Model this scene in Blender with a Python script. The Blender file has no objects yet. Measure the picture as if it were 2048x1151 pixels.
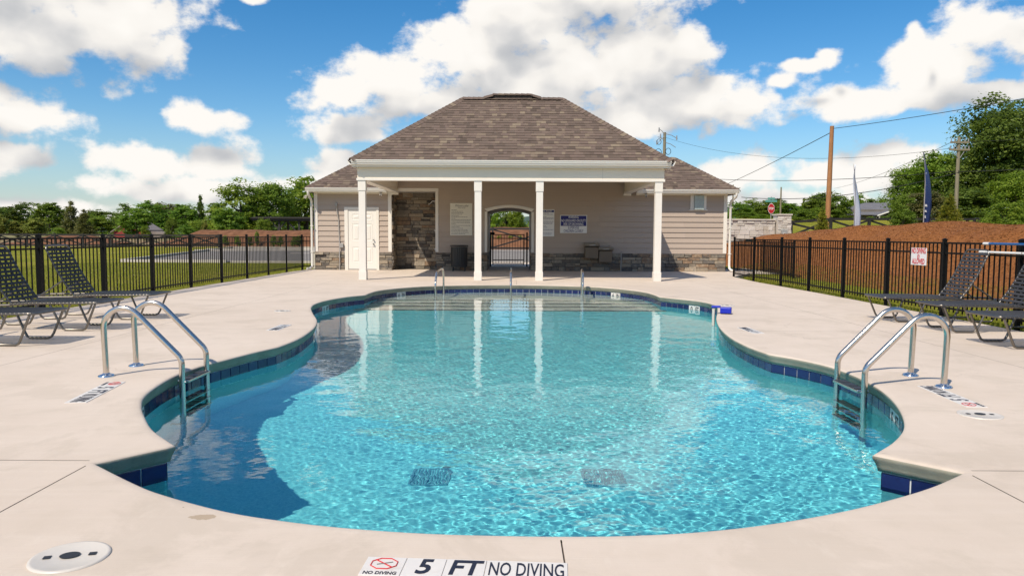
import bpy, bmesh, math, random
import numpy as np
from mathutils import Vector, Matrix, geometry

R = math.radians
rnd = random.Random(7)
sc = bpy.context.scene
C = sc.collection

# ------------------------------------------------------------------ camera
cam = bpy.data.cameras.new('camera')
camo = bpy.data.objects.new('camera', cam)
C.objects.link(camo)
sc.camera = camo
cam.sensor_width = 36.0
cam.lens = 26.016
cam.clip_start = 0.05
cam.clip_end = 6000
camo.location = (0, 0, 1.23)
camo.rotation_euler = (R(90 - 4.08), R(-0.29), 0)

# ------------------------------------------------------------------ light
SUN_DIR = Vector((0.70, 1.0, -1.5))
sun = bpy.data.lights.new('sun', 'SUN')
sun.energy = 5.0
sun.angle = R(0.53)
sun.color = (1.0, 0.89, 0.735)
sun.cycles.is_caustics_light = True
suno = bpy.data.objects.new('sun', sun)
C.objects.link(suno)
suno.location = (-20, -30, 45)
suno.rotation_euler = SUN_DIR.to_track_quat('-Z', 'Y').to_euler()
SUN_EL = math.atan2(1.5, math.hypot(0.70, 1.0))
SUN_ROT = math.atan2(-0.70, -1.0)          # compass angle of the sun, clockwise from +Y

sc.view_settings.view_transform = 'Standard'
sc.view_settings.look = 'None'
sc.view_settings.exposure = 0.0
sc.view_settings.gamma = 1.0
sc.view_settings.use_curve_mapping = False
sc.cycles.use_denoising = True
sc.cycles.caustics_reflective = False
sc.cycles.caustics_refractive = True
sc.cycles.max_bounces = 10
sc.cycles.transparent_max_bounces = 12
sc.cycles.sample_clamp_indirect = 8.0


# ------------------------------------------------------------------ node helper
class NT:
    def __init__(self, tree):
        self.t = tree
        self.n = tree.nodes
        self.l = tree.links

    def node(self, typ, **kw):
        nd = self.n.new(typ)
        for k, v in kw.items():
            setattr(nd, k, v)
        return nd

    def put(self, sock, val):
        if hasattr(val, 'is_linked') or isinstance(val, bpy.types.NodeSocket):
            self.l.new(val, sock)
        elif val is not None:
            try:
                sock.default_value = val
            except Exception:
                sock.default_value = (*val, 1.0)

    def math(self, op, a, b=None, c=None, clamp=False):
        nd = self.node('ShaderNodeMath', operation=op)
        nd.use_clamp = clamp
        for i, v in enumerate((a, b, c)):
            if v is not None:
                self.put(nd.inputs[i], v)
        return nd.outputs[0]

    def vmath(self, op, a, b=None, c=None):
        nd = self.node('ShaderNodeVectorMath', operation=op)
        for i, v in enumerate((a, b, c)):
            if v is not None:
                self.put(nd.inputs[i], v)
        return nd.outputs['Value'] if op in ('LENGTH', 'DOT_PRODUCT') else nd.outputs[0]

    def mix(self, f, a, b, mode='MIX'):
        nd = self.node('ShaderNodeMix', data_type='RGBA', blend_type=mode)
        self.put(nd.inputs[0], f)
        self.put(nd.inputs[6], a if not isinstance(a, tuple) else (*a[:3], 1))
        self.put(nd.inputs[7], b if not isinstance(b, tuple) else (*b[:3], 1))
        return nd.outputs[2]

    def noise(self, vec, scale, detail=4, rough=0.55, dist=0.0, out=0, dims='3D'):
        nd = self.node('ShaderNodeTexNoise', noise_dimensions=dims)
        if vec is not None:
            self.put(nd.inputs['Vector'], vec)
        nd.inputs['Scale'].default_value = scale
        nd.inputs['Detail'].default_value = detail
        nd.inputs['Roughness'].default_value = rough
        nd.inputs['Distortion'].default_value = dist
        return nd.outputs[out]

    def ramp(self, f, stops, interp='LINEAR'):
        nd = self.node('ShaderNodeValToRGB')
        nd.color_ramp.interpolation = interp
        cr = nd.color_ramp
        while len(cr.elements) < len(stops):
            cr.elements.new(0.5)
        for e, (p, c) in zip(cr.elements, stops):
            e.position = p
            e.color = (*c[:3], 1) if isinstance(c, tuple) else (c, c, c, 1)
        self.put(nd.inputs[0], f)
        return nd.outputs[0]

    def step(self, v, lo, hi, to0=0.0, to1=1.0):
        nd = self.node('ShaderNodeMapRange', interpolation_type='SMOOTHSTEP')
        self.put(nd.inputs[0], v)
        for i, x in enumerate((lo, hi, to0, to1)):
            self.put(nd.inputs[i + 1], x)
        return nd.outputs[0]


# ------------------------------------------------------------------ world: sky with cumulus
def build_world():
    w = bpy.data.worlds.new('World')
    sc.world = w
    w.use_nodes = True
    T = NT(w.node_tree)
    bg = T.n['Background']
    sky = T.node('ShaderNodeTexSky', sky_type='NISHITA')
    sky.sun_disc = False
    sky.sun_elevation = SUN_EL
    sky.sun_rotation = SUN_ROT
    sky.air_density = 1.0
    sky.dust_density = 0.35
    sky.ozone_density = 2.2
    sky.altitude = 200
    hsv = T.node('ShaderNodeHueSaturation')
    hsv.inputs['Hue'].default_value = 0.499
    hsv.inputs['Saturation'].default_value = 1.42
    hsv.inputs['Value'].default_value = 1.16
    T.l.new(sky.outputs[0], hsv.inputs['Color'])
    tc = T.node('ShaderNodeTexCoord')
    sep = T.node('ShaderNodeSeparateXYZ')
    T.l.new(tc.outputs['Generated'], sep.inputs[0])
    x, y, z = sep.outputs
    az = T.math('ARCTAN2', x, y)
    hor = T.math('SQRT', T.math('ADD', T.math('MULTIPLY', x, x), T.math('MULTIPLY', y, y)))
    el = T.math('DIVIDE', z, T.math('MAXIMUM', hor, 0.02))
    cmb = T.node('ShaderNodeCombineXYZ')
    T.l.new(az, cmb.inputs[0])
    T.l.new(el, cmb.inputs[1])
    P = cmb.outputs[0]

    # cumulus banks: azimuth, tangent of elevation, half width, half height (bearings in radians, 0 = +Y)
    banks = [(-0.60, 0.275, 0.17, 0.052), (-0.475, 0.245, 0.060, 0.055), (-0.58, 0.225, 0.15, 0.034),
             (-0.68, 0.32, 0.15, 0.05), (-0.425, 0.225, 0.022, 0.022),
             (-0.585, 0.128, 0.060, 0.024), (-0.63, 0.150, 0.05, 0.020), (-0.62, 0.085, 0.075, 0.018), (-0.395, 0.143, 0.040, 0.018),
             (-0.45, 0.088, 0.050, 0.022), (-0.37, 0.085, 0.055, 0.024), (-0.41, 0.055, 0.10, 0.016), (-0.58, 0.030, 0.10, 0.012),
             (-0.27, 0.062, 0.055, 0.016), (-0.235, 0.090, 0.040, 0.014),
             (-0.225, 0.180, 0.050, 0.026), (-0.15, 0.205, 0.075, 0.034), (-0.22, 0.135, 0.055, 0.020), (-0.10, 0.17, 0.09, 0.02),
             (-0.06, 0.240, 0.075, 0.046), (0.00, 0.290, 0.065, 0.055), (0.10, 0.320, 0.13, 0.045),
             (0.05, 0.21, 0.14, 0.055), (0.16, 0.235, 0.080, 0.050), (0.225, 0.245, 0.028, 0.022),
             (0.24, 0.175, 0.080, 0.036), (0.16, 0.150, 0.10, 0.030), (0.31, 0.165, 0.055, 0.022),
             (0.365, 0.212, 0.030, 0.009), (0.395, 0.222, 0.018, 0.010), (0.345, 0.195, 0.02, 0.012),
             (0.43, 0.168, 0.065, 0.024), (0.51, 0.195, 0.050, 0.036), (0.56, 0.230, 0.038, 0.036), (0.49, 0.228, 0.014, 0.018),
             (0.65, 0.200, 0.070, 0.040), (0.52, 0.160, 0.11, 0.014),
             (0.46, 0.098, 0.055, 0.020), (0.41, 0.075, 0.09, 0.018), (0.30, 0.078, 0.050, 0.018),
             (0.34, 0.040, 0.18, 0.016), (0.52, 0.055, 0.07, 0.014), (-0.325, 0.296, 0.020, 0.008),
             (-0.26, 0.318, 0.020, 0.005), (-0.48, 0.014, 0.16, 0.010), (-0.16, 0.03, 0.10, 0.020), (0.22, 0.03, 0.12, 0.020), (0.55, 0.016, 0.14, 0.011)]
    g = bpy.data.node_groups.new('cumulus_density', 'ShaderNodeTree')
    g.interface.new_socket('P', in_out='INPUT', socket_type='NodeSocketVector')
    g.interface.new_socket('D', in_out='OUTPUT', socket_type='NodeSocketFloat')
    g.interface.new_socket('S', in_out='OUTPUT', socket_type='NodeSocketFloat')
    G = NT(g)
    gi = G.node('NodeGroupInput')
    go = G.node('NodeGroupOutput')
    p0 = gi.outputs[0]
    warp = G.noise(p0, 9.0, 2, 0.6, out=1, dims='2D')
    p1 = G.vmath('MULTIPLY_ADD', G.vmath('SUBTRACT', warp, (0.5, 0.5, 0.5)), (0.050, 0.030, 0.0), p0)
    dmin = None
    for (a, e, sx, sy) in banks:
        sx, sy = sx * 1.08, sy * 1.12
        q = G.vmath('MULTIPLY_ADD', p1, (1 / sx, 1 / sy, 0), (-a / sx, -e / sy, 0))
        d = G.vmath('LENGTH', q)
        dmin = d if dmin is None else G.math('SMOOTH_MIN', dmin, d, 0.35)
    shape = G.math('SUBTRACT', 1.13, dmin)
    # elsewhere in the sky: unseen broken cumulus, its cover tuned for the ambient light
    s2 = G.node('ShaderNodeSeparateXYZ')
    G.l.new(p0, s2.inputs[0])
    away = G.math('MAXIMUM', G.step(G.math('ABSOLUTE', s2.outputs[0]), 0.66, 0.85),
                  G.step(s2.outputs[1], 0.345, 0.45))
    ps = G.vmath('MULTIPLY', p0, (1.0, 1.7, 1.0))
    broken = G.math('MULTIPLY', G.math('SUBTRACT', G.noise(ps, 2.2, 2, 0.5, dims='2D'), 0.585), 5.0)
    shape = G.math('ADD', G.math('MULTIPLY', shape, G.math('SUBTRACT', 1.0, away)),
                   G.math('MULTIPLY', broken, away))
    shape = G.math('MINIMUM', G.math('MAXIMUM', shape, -0.9), 1.0)
    pn = G.vmath('MULTIPLY', p0, (1.0, 1.35, 1.0))
    n1 = G.noise(pn, 15.0, 8, 0.62, dims='2D')
    vo = G.node('ShaderNodeTexVoronoi', feature='F1', voronoi_dimensions='2D')
    vo.inputs['Scale'].default_value = 34.0
    G.l.new(G.vmath('ADD', pn, G.vmath('MULTIPLY', warp, (0.05, 0.05, 0.0))), vo.inputs['Vector'])
    puff = G.math('SUBTRACT', 0.48, vo.outputs['Distance'])
    det = G.math('ADD', G.math('MULTIPLY', G.math('SUBTRACT', n1, 0.5), 1.9),
                 G.math('MULTIPLY', puff, 0.40))
    D = G.math('ADD', shape, det)
    G.l.new(D, go.inputs[0])
    smooth = G.math('ADD', shape, G.math('MULTIPLY', G.math('SUBTRACT', G.noise(pn, 12.0, 2, 0.5, dims='2D'), 0.5), 1.25))
    G.l.new(G.math('ADD', smooth, G.math('MULTIPLY', puff, 0.30)), go.inputs[1])

    def dens(vec):
        nd = T.node('ShaderNodeGroup')
        nd.node_tree = g
        T.l.new(vec, nd.inputs[0])
        return nd.outputs
    d0, s0 = dens(P)
    _, s2 = dens(T.vmath('ADD', P, (-0.018, 0.045, 0.0)))
    alpha = T.step(d0, -0.08, 0.50)
    wide = T.math('MULTIPLY', T.math('SUBTRACT', s2, s0), 0.50)
    fine = T.math('MULTIPLY', T.math('SUBTRACT', s0, d0), 0.30)
    over = T.math('MULTIPLY', T.step(s2, -0.3, 1.3), 0.85)
    shade = T.math('ADD', wide, T.math('ADD', fine, over))
    shade = T.math('MULTIPLY_ADD', shade, 0.70, 0.12, clamp=True)
    cc = T.ramp(shade, [(0.0, (1.03, 0.995, 0.945)), (0.30, (0.97, 0.935, 0.885)), (0.55, (0.80, 0.785, 0.77)), (0.80, (0.635, 0.64, 0.65)), (1.0, (0.53, 0.545, 0.575))])
    ccs = T.vmath('MULTIPLY', cc, (8.7, 8.7, 8.7))
    hz = T.step(el, 0.0, 0.16)
    # milky air low down
    skyc = T.mix(T.math('MULTIPLY', T.math('SUBTRACT', 1.0, hz), 0.5), hsv.outputs[0], (2.9, 4.0, 4.9))
    skyc = T.mix(T.math('MULTIPLY', T.step(el, 0.06, -0.01), 0.75), skyc, (6.6, 6.7, 6.6))
    final = T.mix(alpha, skyc, ccs)
    T.l.new(final, bg.inputs[0])
    bg.inputs[1].default_value = 0.112
    w.cycles.sampling_method = 'MANUAL'
    w.cycles.sample_map_resolution = 1024


build_world()


# ------------------------------------------------------------------ materials
MATS = {}


def mat(name, color=(0.5, 0.5, 0.5), rough=0.6, metal=0.0, var=0.0, vscale=6.0, bump=0.0, bscale=40.0,
        objvar=0.0, spec=None, stretch=None, dirt=None):
    m = bpy.data.materials.new(name)
    m.use_nodes = True
    T = NT(m.node_tree)
    b = T.n['Principled BSDF']
    b.inputs['Roughness'].default_value = rough
    b.inputs['Metallic'].default_value = metal
    if spec is not None:
        b.inputs['Specular IOR Level'].default_value = spec
    tc = T.node('ShaderNodeTexCoord')
    vec = tc.outputs['Object']
    if stretch:
        vec = T.vmath('MULTIPLY', vec, stretch)
    col = (*color, 1)
    out = None
    if var > 0:
        f = T.noise(vec, vscale, 5, 0.6)
        lo = tuple(c * (1 - var) for c in color)
        hi = tuple(min(1, c * (1 + var)) for c in color)
        out = T.ramp(f, [(0.3, lo), (0.7, hi)])
    if dirt:
        f2 = T.step(T.noise(vec, dirt[1], 5, 0.65), 0.52, 0.75)
        out = T.mix(T.math('MULTIPLY', f2, dirt[2]), out if out else (*color, 1), dirt[0])
    if objvar > 0:
        oi = T.node('ShaderNodeObjectInfo')
        k = T.math('MULTIPLY_ADD', oi.outputs['Random'], 2 * objvar, 1 - objvar)
        v = T.node('ShaderNodeHueSaturation')
        T.put(v.inputs['Color'], out if out else (*color, 1))
        T.l.new(k, v.inputs['Value'])
        out = v.outputs[0]
    if out is not None:
        T.l.new(out, b.inputs['Base Color'])
    else:
        b.inputs['Base Color'].default_value = col
    if bump > 0:
        bn = T.node('ShaderNodeBump')
        bn.inputs['Strength'].default_value = bump
        bn.inputs['Distance'].default_value = 0.01
        T.l.new(T.noise(vec, bscale, 5, 0.6), bn.inputs['Height'])
        T.l.new(bn.outputs[0], b.inputs['Normal'])
    MATS[name] = m
    return m


mat('white_trim', (0.76, 0.72, 0.655), 0.5, var=0.03, vscale=2)
mat('white_paint', (0.77, 0.74, 0.685), 0.4)
mat('gutter_white', (0.74, 0.715, 0.66), 0.35)
mat('frieze', (0.82, 0.735, 0.60), 0.55, var=0.03, vscale=1.5)
mat('siding', (0.425, 0.345, 0.285), 0.6, var=0.05, vscale=3, bump=0.12, bscale=60, stretch=(0.3, 1, 6), objvar=0.035)
mat('backing', (0.33, 0.28, 0.25), 0.8)
mat('mortar', (0.10, 0.085, 0.07), 0.95)
mat('steel', (0.64, 0.585, 0.52), 0.20, metal=1.0, var=0.05, vscale=30)
mat('chrome', (0.8, 0.8, 0.8), 0.07, metal=1.0)
mat('black_metal', (0.004, 0.004, 0.004), 0.5, spec=0.18)
mat('lounger_frame', (0.20, 0.185, 0.165), 0.33, metal=0.85)
mat('strap_black', (0.014, 0.014, 0.014), 0.55, objvar=0.15)
mat('strap_grey', (0.040, 0.038, 0.038), 0.5, objvar=0.15)
mat('dark_plastic', (0.02, 0.02, 0.022), 0.5)
mat('white_plastic', (0.58, 0.54, 0.485), 0.4, var=0.04, vscale=9)
mat('blue_plastic', (0.006, 0.02, 0.42), 0.35)
mat('pole_blue', (0.01, 0.10, 0.30), 0.35)
mat('pole_white', (0.75, 0.75, 0.73), 0.4)
mat('grout', (0.66, 0.70, 0.72), 0.8, var=0.08, vscale=20)
mat('tile_white', (0.68, 0.65, 0.61), 0.3, var=0.04, dirt=((0.46, 0.40, 0.33), 12, 0.4))
mat('ink', (0.012, 0.014, 0.03), 0.5)
mat('red_ink', (0.55, 0.02, 0.03), 0.5)
mat('navy_ink', (0.008, 0.010, 0.16), 0.5)
mat('sign_cream', (0.72, 0.69, 0.60), 0.5)
mat('sign_white', (0.78, 0.78, 0.78), 0.4)
mat('grey_ink', (0.16, 0.15, 0.15), 0.6)
mat('conduit', (0.38, 0.36, 0.34), 0.45, metal=0.3)
mat('glass_block', (0.34, 0.40, 0.40), 0.12, var=0.12, vscale=14)
mat('bronze_steel', (0.30, 0.27, 0.22), 0.35, metal=0.6)
mat('fountain_cabinet', (0.17, 0.125, 0.085), 0.5, metal=0.2)
mat('asphalt', (0.195, 0.178, 0.162), 0.9, var=0.15, vscale=2, bump=0.3, bscale=80)
mat('kerb', (0.52, 0.47, 0.41), 0.85, var=0.08, vscale=2)
mat('yellow_paint', (0.62, 0.36, 0.03), 0.6)
mat('dark_wood', (0.022, 0.019, 0.017), 0.7, var=0.2, vscale=8)
mat('red_barn', (0.26, 0.03, 0.025), 0.7, var=0.15, vscale=1)
mat('tin_roof', (0.24, 0.20, 0.18), 0.5, var=0.15, vscale=1)
mat('stone_cap', (0.55, 0.51, 0.45), 0.85, var=0.1, vscale=3)
mat('meter_grey', (0.30, 0.31, 0.30), 0.5)
mat('transformer_green', (0.02, 0.055, 0.035), 0.45)
mat('orange_decal', (0.60, 0.20, 0.02), 0.5)
mat('stop_red', (0.45, 0.012, 0.02), 0.4)
mat('street_green', (0.10, 0.30, 0.27), 0.4)
mat('pole_wood_orange', (0.34, 0.155, 0.065), 0.85, var=0.35, vscale=5, stretch=(6, 6, 0.5), bump=0.5, bscale=20)
mat('pole_wood_grey', (0.22, 0.19, 0.13), 0.85, var=0.25, vscale=5, stretch=(6, 6, 0.5))
mat('wire', (0.02, 0.02, 0.02), 0.6)
mat('insulator', (0.25, 0.25, 0.27), 0.4)
mat('flag_white', (0.62, 0.68, 0.78), 0.7)
mat('flag_blue', (0.018, 0.045, 0.16), 0.7)
mat('house_roof', (0.13, 0.13, 0.145), 0.85, var=0.1, vscale=1)
mat('house_wall', (0.16, 0.14, 0.12), 0.8, var=0.2, vscale=2)
mat('house_glass', (0.03, 0.035, 0.04), 0.1)
mat('bark', (0.085, 0.065, 0.048), 0.9, var=0.35, vscale=3, bump=0.6, bscale=15)
mat('concrete_edge', (0.40, 0.36, 0.31), 0.9, var=0.06, vscale=3)
mat('plaster_shallow', (0.66, 0.70, 0.62), 0.7, var=0.05, vscale=9)  # kept pale: the weaker tint of shallow water is put into the colour
mat('step_tile', (0.012, 0.03, 0.09), 0.25)
mat('grate', (0.10, 0.34, 0.44), 0.4)
mat('soil', (0.16, 0.10, 0.06), 0.95, var=0.25, vscale=4)
mat('porch_ceiling', (0.62, 0.60, 0.56), 0.7)
mat('joint_bed', (0.17, 0.14, 0.115), 0.95)
mat('bark_mulch', (0.17, 0.082, 0.045), 0.95, var=0.35, vscale=1.5, bump=0.8, bscale=8, spec=0.1)
mat('vent_brown', (0.055, 0.040, 0.032), 0.8)
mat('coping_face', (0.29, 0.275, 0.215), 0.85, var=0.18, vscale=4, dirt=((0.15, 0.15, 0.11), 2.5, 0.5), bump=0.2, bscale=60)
mat('bin_black', (0.035, 0.034, 0.032), 0.45)


def special_materials():
    # --- deck concrete
    m = bpy.data.materials.new('concrete')
    m.use_nodes = True
    T = NT(m.node_tree)
    b = T.n['Principled BSDF']
    geo = T.node('ShaderNodeNewGeometry')
    P = geo.outputs['Position']
    n1 = T.noise(P, 0.45, 4, 0.55)
    n2 = T.noise(T.vmath('MULTIPLY', P, (1, 1.0, 1)), 3.1, 6, 0.62)
    n3 = T.noise(T.vmath('MULTIPLY', P, (0.12, 3.0, 1)), 6.0, 4, 0.6)
    n4 = T.noise(P, 160.0, 2, 0.6)
    col = T.ramp(n1, [(0.3, (0.560, 0.472, 0.390)), (0.7, (0.635, 0.545, 0.462))])
    col = T.mix(T.math('MULTIPLY', T.step(n2, 0.42, 0.72), 0.30), col, (0.485, 0.410, 0.325))
    col = T.mix(T.math('MULTIPLY', T.step(n3, 0.45, 0.8), 0.22), col, (0.66, 0.59, 0.51))
    col = T.mix(T.math('MULTIPLY', T.step(n4, 0.55, 0.75), 0.16), col, (0.33, 0.28, 0.23))
    n5 = T.noise(P, 1.15, 7, 0.68, dist=0.6)
    col = T.mix(T.math('MULTIPLY', T.step(n5, 0.50, 0.60), 0.30), col, (0.44, 0.372, 0.295))
    n6 = T.noise(T.vmath('MULTIPLY', P, (1.0, 0.35, 1)), 7.5, 5, 0.7)
    col = T.mix(T.math('MULTIPLY', T.step(n6, 0.55, 0.72), 0.20), col, (0.70, 0.63, 0.545))
    col = T.mix(T.math('MULTIPLY', T.step(T.noise(P, 0.8, 3, 0.5, dist=2.5), 0.60, 0.63), 0.10), col, (0.40, 0.34, 0.27))
    # hairline cracks
    vc = T.node('ShaderNodeTexVoronoi', feature='DISTANCE_TO_EDGE', voronoi_dimensions='2D')
    vc.inputs['Scale'].default_value = 0.42
    T.l.new(T.vmath('ADD', P, T.vmath('MULTIPLY', T.noise(P, 2.2, 5, 0.65, out=1), (0.55, 0.55, 0))), vc.inputs['Vector'])
    crack = T.math('MULTIPLY', T.step(vc.outputs['Distance'], 0.0028, 0.0008), T.step(T.noise(P, 0.35, 2), 0.56, 0.64))
    col = T.mix(T.math('MULTIPLY', crack, 0.45), col, (0.25, 0.20, 0.15))
    # small dark flecks and grit
    v = T.node('ShaderNodeTexVoronoi')
    v.inputs['Scale'].default_value = 2.3
    T.l.new(P, v.inputs['Vector'])
    fleck = T.math('MULTIPLY', T.math('LESS_THAN', v.outputs['Distance'], 0.014), T.math('GREATER_THAN', T.noise(P, 1.1, 2), 0.52))
    col = T.mix(T.math('MULTIPLY', fleck, 0.6), col, (0.12, 0.09, 0.06))
    # the drip stain by the front coping
    q = T.vmath('MULTIPLY_ADD', P, (1 / 0.058, 1 / 0.034, 0), (1.34 / 0.058, -3.145 / 0.034, 0))
    dq = T.math('ADD', T.vmath('LENGTH', q), T.math('MULTIPLY', T.math('SUBTRACT', T.noise(P, 38, 3), 0.5), 1.1))
    col = T.mix(T.math('MULTIPLY', T.step(dq, 1.05, 0.85), 0.75), col, (0.345, 0.26, 0.17))
    # tan porch floor wear
    T.l.new(col, b.inputs['Base Color'])
    b.inputs['Roughness'].default_value = 0.82
    bn = T.node('ShaderNodeBump')
    bn.inputs['Strength'].default_value = 0.25
    bn.inputs['Distance'].default_value = 0.004
    h = T.math('ADD', T.noise(T.vmath('MULTIPLY', P, (0.05, 1, 1)), 120, 3, 0.6), T.math('MULTIPLY', n2, 1.2))
    T.l.new(h, bn.inputs['Height'])
    T.l.new(bn.outputs[0], b.inputs['Normal'])
    MATS['concrete'] = m

    # --- pool plaster: the blue tint of deep water is put into its colour
    m = bpy.data.materials.new('pool_plaster')
    m.use_nodes = True
    T = NT(m.node_tree)
    b = T.n['Principled BSDF']
    P = T.node('ShaderNodeNewGeometry').outputs['Position']
    f = T.noise(P, 55, 3, 0.7)
    col = T.ramp(f, [(0.35, (0.115, 0.61, 0.70)), (0.65, (0.215, 0.77, 0.82))])
    T.l.new(col, b.inputs['Base Color'])
    b.inputs['Roughness'].default_value = 0.7
    MATS['pool_plaster'] = m

    # --- water
    m = bpy.data.materials.new('water')
    m.use_nodes = True
    T = NT(m.node_tree)
    b = T.n['Principled BSDF']
    b.inputs['Base Color'].default_value = (0.90, 0.995, 1.0, 1)
    b.inputs['Roughness'].default_value = 0.0
    b.inputs['IOR'].default_value = 1.333
    b.inputs['Transmission Weight'].default_value = 1.0
    MATS['water'] = m

    # --- glazed blue tile
    m = bpy.data.materials.new('tile_blue')
    m.use_nodes = True
    T = NT(m.node_tree)
    b = T.n['Principled BSDF']
    oi = T.node('ShaderNodeObjectInfo')
    P = T.node('ShaderNodeNewGeometry').outputs['Position']
    f = T.math('ADD', T.math('MULTIPLY', oi.outputs['Random'], 0.6), T.math('MULTIPLY', T.noise(P, 18, 4, 0.6), 0.6))
    T.l.new(T.ramp(f, [(0.2, (0.006, 0.010, 0.055)), (0.9, (0.016, 0.028, 0.115))]), b.inputs['Base Color'])
    b.inputs['Roughness'].default_value = 0.12
    MATS['tile_blue'] = m

    # --- ledger stone
    for nm, ramp in (('stone', [(0.0, (0.075, 0.066, 0.060)), (0.22, (0.22, 0.19, 0.155)), (0.42, (0.36, 0.295, 0.215)),
                                (0.58, (0.135, 0.125, 0.115)), (0.72, (0.41, 0.345, 0.26)), (0.86, (0.28, 0.185, 0.115)), (1.0, (0.10, 0.092, 0.085))]),
                     ('pale_stone', [(0.0, (0.42, 0.37, 0.30)), (0.3, (0.60, 0.56, 0.49)), (0.6, (0.50, 0.46, 0.40)), (0.85, (0.66, 0.62, 0.56)), (1.0, (0.40, 0.36, 0.31))])):
        m = bpy.data.materials.new(nm)
        m.use_nodes = True
        T = NT(m.node_tree)
        b = T.n['Principled BSDF']
        oi = T.node('ShaderNodeObjectInfo')
        P = T.node('ShaderNodeNewGeometry').outputs['Position']
        n = T.noise(P, 9, 6, 0.65)
        f = T.math('ADD', oi.outputs['Random'], T.math('MULTIPLY', T.math('SUBTRACT', n, 0.5), 0.45), clamp=True)
        c = T.ramp(f, ramp)
        c = T.mix(T.math('MULTIPLY', T.step(T.noise(P, 30, 4, 0.7), 0.5, 0.8), 0.35), c, tuple(x * 0.45 for x in ramp[0][1]))
        T.l.new(c, b.inputs['Base Color'])
        b.inputs['Roughness'].default_value = 0.85
        bn = T.node('ShaderNodeBump')
        bn.inputs['Strength'].default_value = 0.8
        bn.inputs['Distance'].default_value = 0.02
        T.l.new(T.noise(P, 26, 6, 0.65), bn.inputs['Height'])
        T.l.new(bn.outputs[0], b.inputs['Normal'])
        MATS[nm] = m

    # --- shingles (per-tab tone stored on the faces)
    m = bpy.data.materials.new('shingle')
    m.use_nodes = True
    T = NT(m.node_tree)
    b = T.n['Principled BSDF']
    at = T.node('ShaderNodeAttribute', attribute_name='tone')
    P = T.node('ShaderNodeNewGeometry').outputs['Position']
    f = T.math('ADD', at.outputs['Fac'], T.math('MULTIPLY', T.math('SUBTRACT', T.noise(P, 3, 5, 0.6), 0.5), 0.35), clamp=True)
    c = T.ramp(f, [(0.0, (0.082, 0.058, 0.044)), (0.35, (0.122, 0.088, 0.068)), (0.62, (0.145, 0.102, 0.082)), (0.85, (0.190, 0.145, 0.103)), (1.0, (0.225, 0.175, 0.122))])
    c = T.mix(T.math('MULTIPLY', T.step(T.noise(P, 140, 2, 0.7), 0.5, 0.7), 0.3), c, (0.09, 0.07, 0.06))
    T.l.new(c, b.inputs['Base Color'])
    b.inputs['Roughness'].default_value = 0.9
    bn = T.node('ShaderNodeBump')
    bn.inputs['Strength'].default_value = 0.5
    bn.inputs['Distance'].default_value = 0.004
    T.l.new(T.noise(P, 180, 3, 0.6), bn.inputs['Height'])
    T.l.new(bn.outputs[0], b.inputs['Normal'])
    MATS['shingle'] = m

    # --- grass ground
    m = bpy.data.materials.new('grass_ground')
    m.use_nodes = True
    T = NT(m.node_tree)
    b = T.n['Principled BSDF']
    P = T.node('ShaderNodeNewGeometry').outputs['Position']
    n1 = T.noise(P, 0.16, 5, 0.6)
    n2 = T.noise(T.vmath('MULTIPLY', P, (1, 0.6, 1)), 1.4, 6, 0.65)
    n3 = T.noise(P, 22, 4, 0.7)
    c = T.ramp(n1, [(0.3, (0.165, 0.190, 0.012)), (0.7, (0.285, 0.262, 0.030))])
    c = T.mix(T.math('MULTIPLY', T.step(n2, 0.45, 0.7), 0.5), c, (0.32, 0.26, 0.075))
    c = T.mix(T.math('MULTIPLY', T.step(n3, 0.42, 0.7), 0.35), c, (0.075, 0.105, 0.012))
    c = T.mix(T.math('MULTIPLY', T.step(T.noise(P, 0.7, 4, 0.7), 0.60, 0.70), 0.7), c, (0.30, 0.20, 0.11))
    sp = T.node('ShaderNodeSeparateXYZ')
    T.l.new(P, sp.inputs[0])
    # bare clay field far out to the left, then meadow
    yy = sp.outputs[1]
    clay = T.math('MULTIPLY', T.step(T.math('ADD', yy, T.math('MULTIPLY', n1, 16)), 78, 86), T.step(sp.outputs[0], 0.0, -14.0))
    far = T.step(yy, 100, 150)
    field = T.mix(T.step(T.noise(P, 0.06, 4, 0.65), 0.46, 0.56), (0.31, 0.19, 0.125), (0.20, 0.19, 0.085))
    field = T.mix(far, field, (0.22, 0.20, 0.10))
    c = T.mix(clay, c, field)
    T.l.new(c, b.inputs['Base Color'])
    b.inputs['Roughness'].default_value = 0.95
    bn = T.node('ShaderNodeBump')
    bn.inputs['Strength'].default_value = 0.9
    bn.inputs['Distance'].default_value = 0.06
    T.l.new(T.math('ADD', n3, n2), bn.inputs['Height'])
    T.l.new(bn.outputs[0], b.inputs['Normal'])
    b.inputs['Specular IOR Level'].default_value = 0.08
    MATS['grass_ground'] = m

    # --- pine straw
    m = bpy.data.materials.new('pine_straw')
    m.use_nodes = True
    T = NT(m.node_tree)
    b = T.n['Principled BSDF']
    P = T.node('ShaderNodeNewGeometry').outputs['Position']
    n1 = T.noise(P, 0.9, 5, 0.6)
    n2 = T.noise(P, 14, 6, 0.75, dist=1.2)
    c = T.ramp(n2, [(0.28, (0.12, 0.042, 0.013)), (0.5, (0.30, 0.115, 0.036)), (0.72, (0.48, 0.225, 0.085))])
    c = T.mix(T.math('MULTIPLY', T.step(n1, 0.4, 0.7), 0.35), c, (0.25, 0.105, 0.052))
    T.l.new(c, b.inputs['Base Color'])
    b.inputs['Roughness'].default_value = 0.95
    bn = T.node('ShaderNodeBump')
    bn.inputs['Strength'].default_value = 1.0
    bn.inputs['Distance'].default_value = 0.05
    T.l.new(n2, bn.inputs['Height'])
    T.l.new(bn.outputs[0], b.inputs['Normal'])
    b.inputs['Specular IOR Level'].default_value = 0.1
    MATS['pine_straw'] = m

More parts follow.
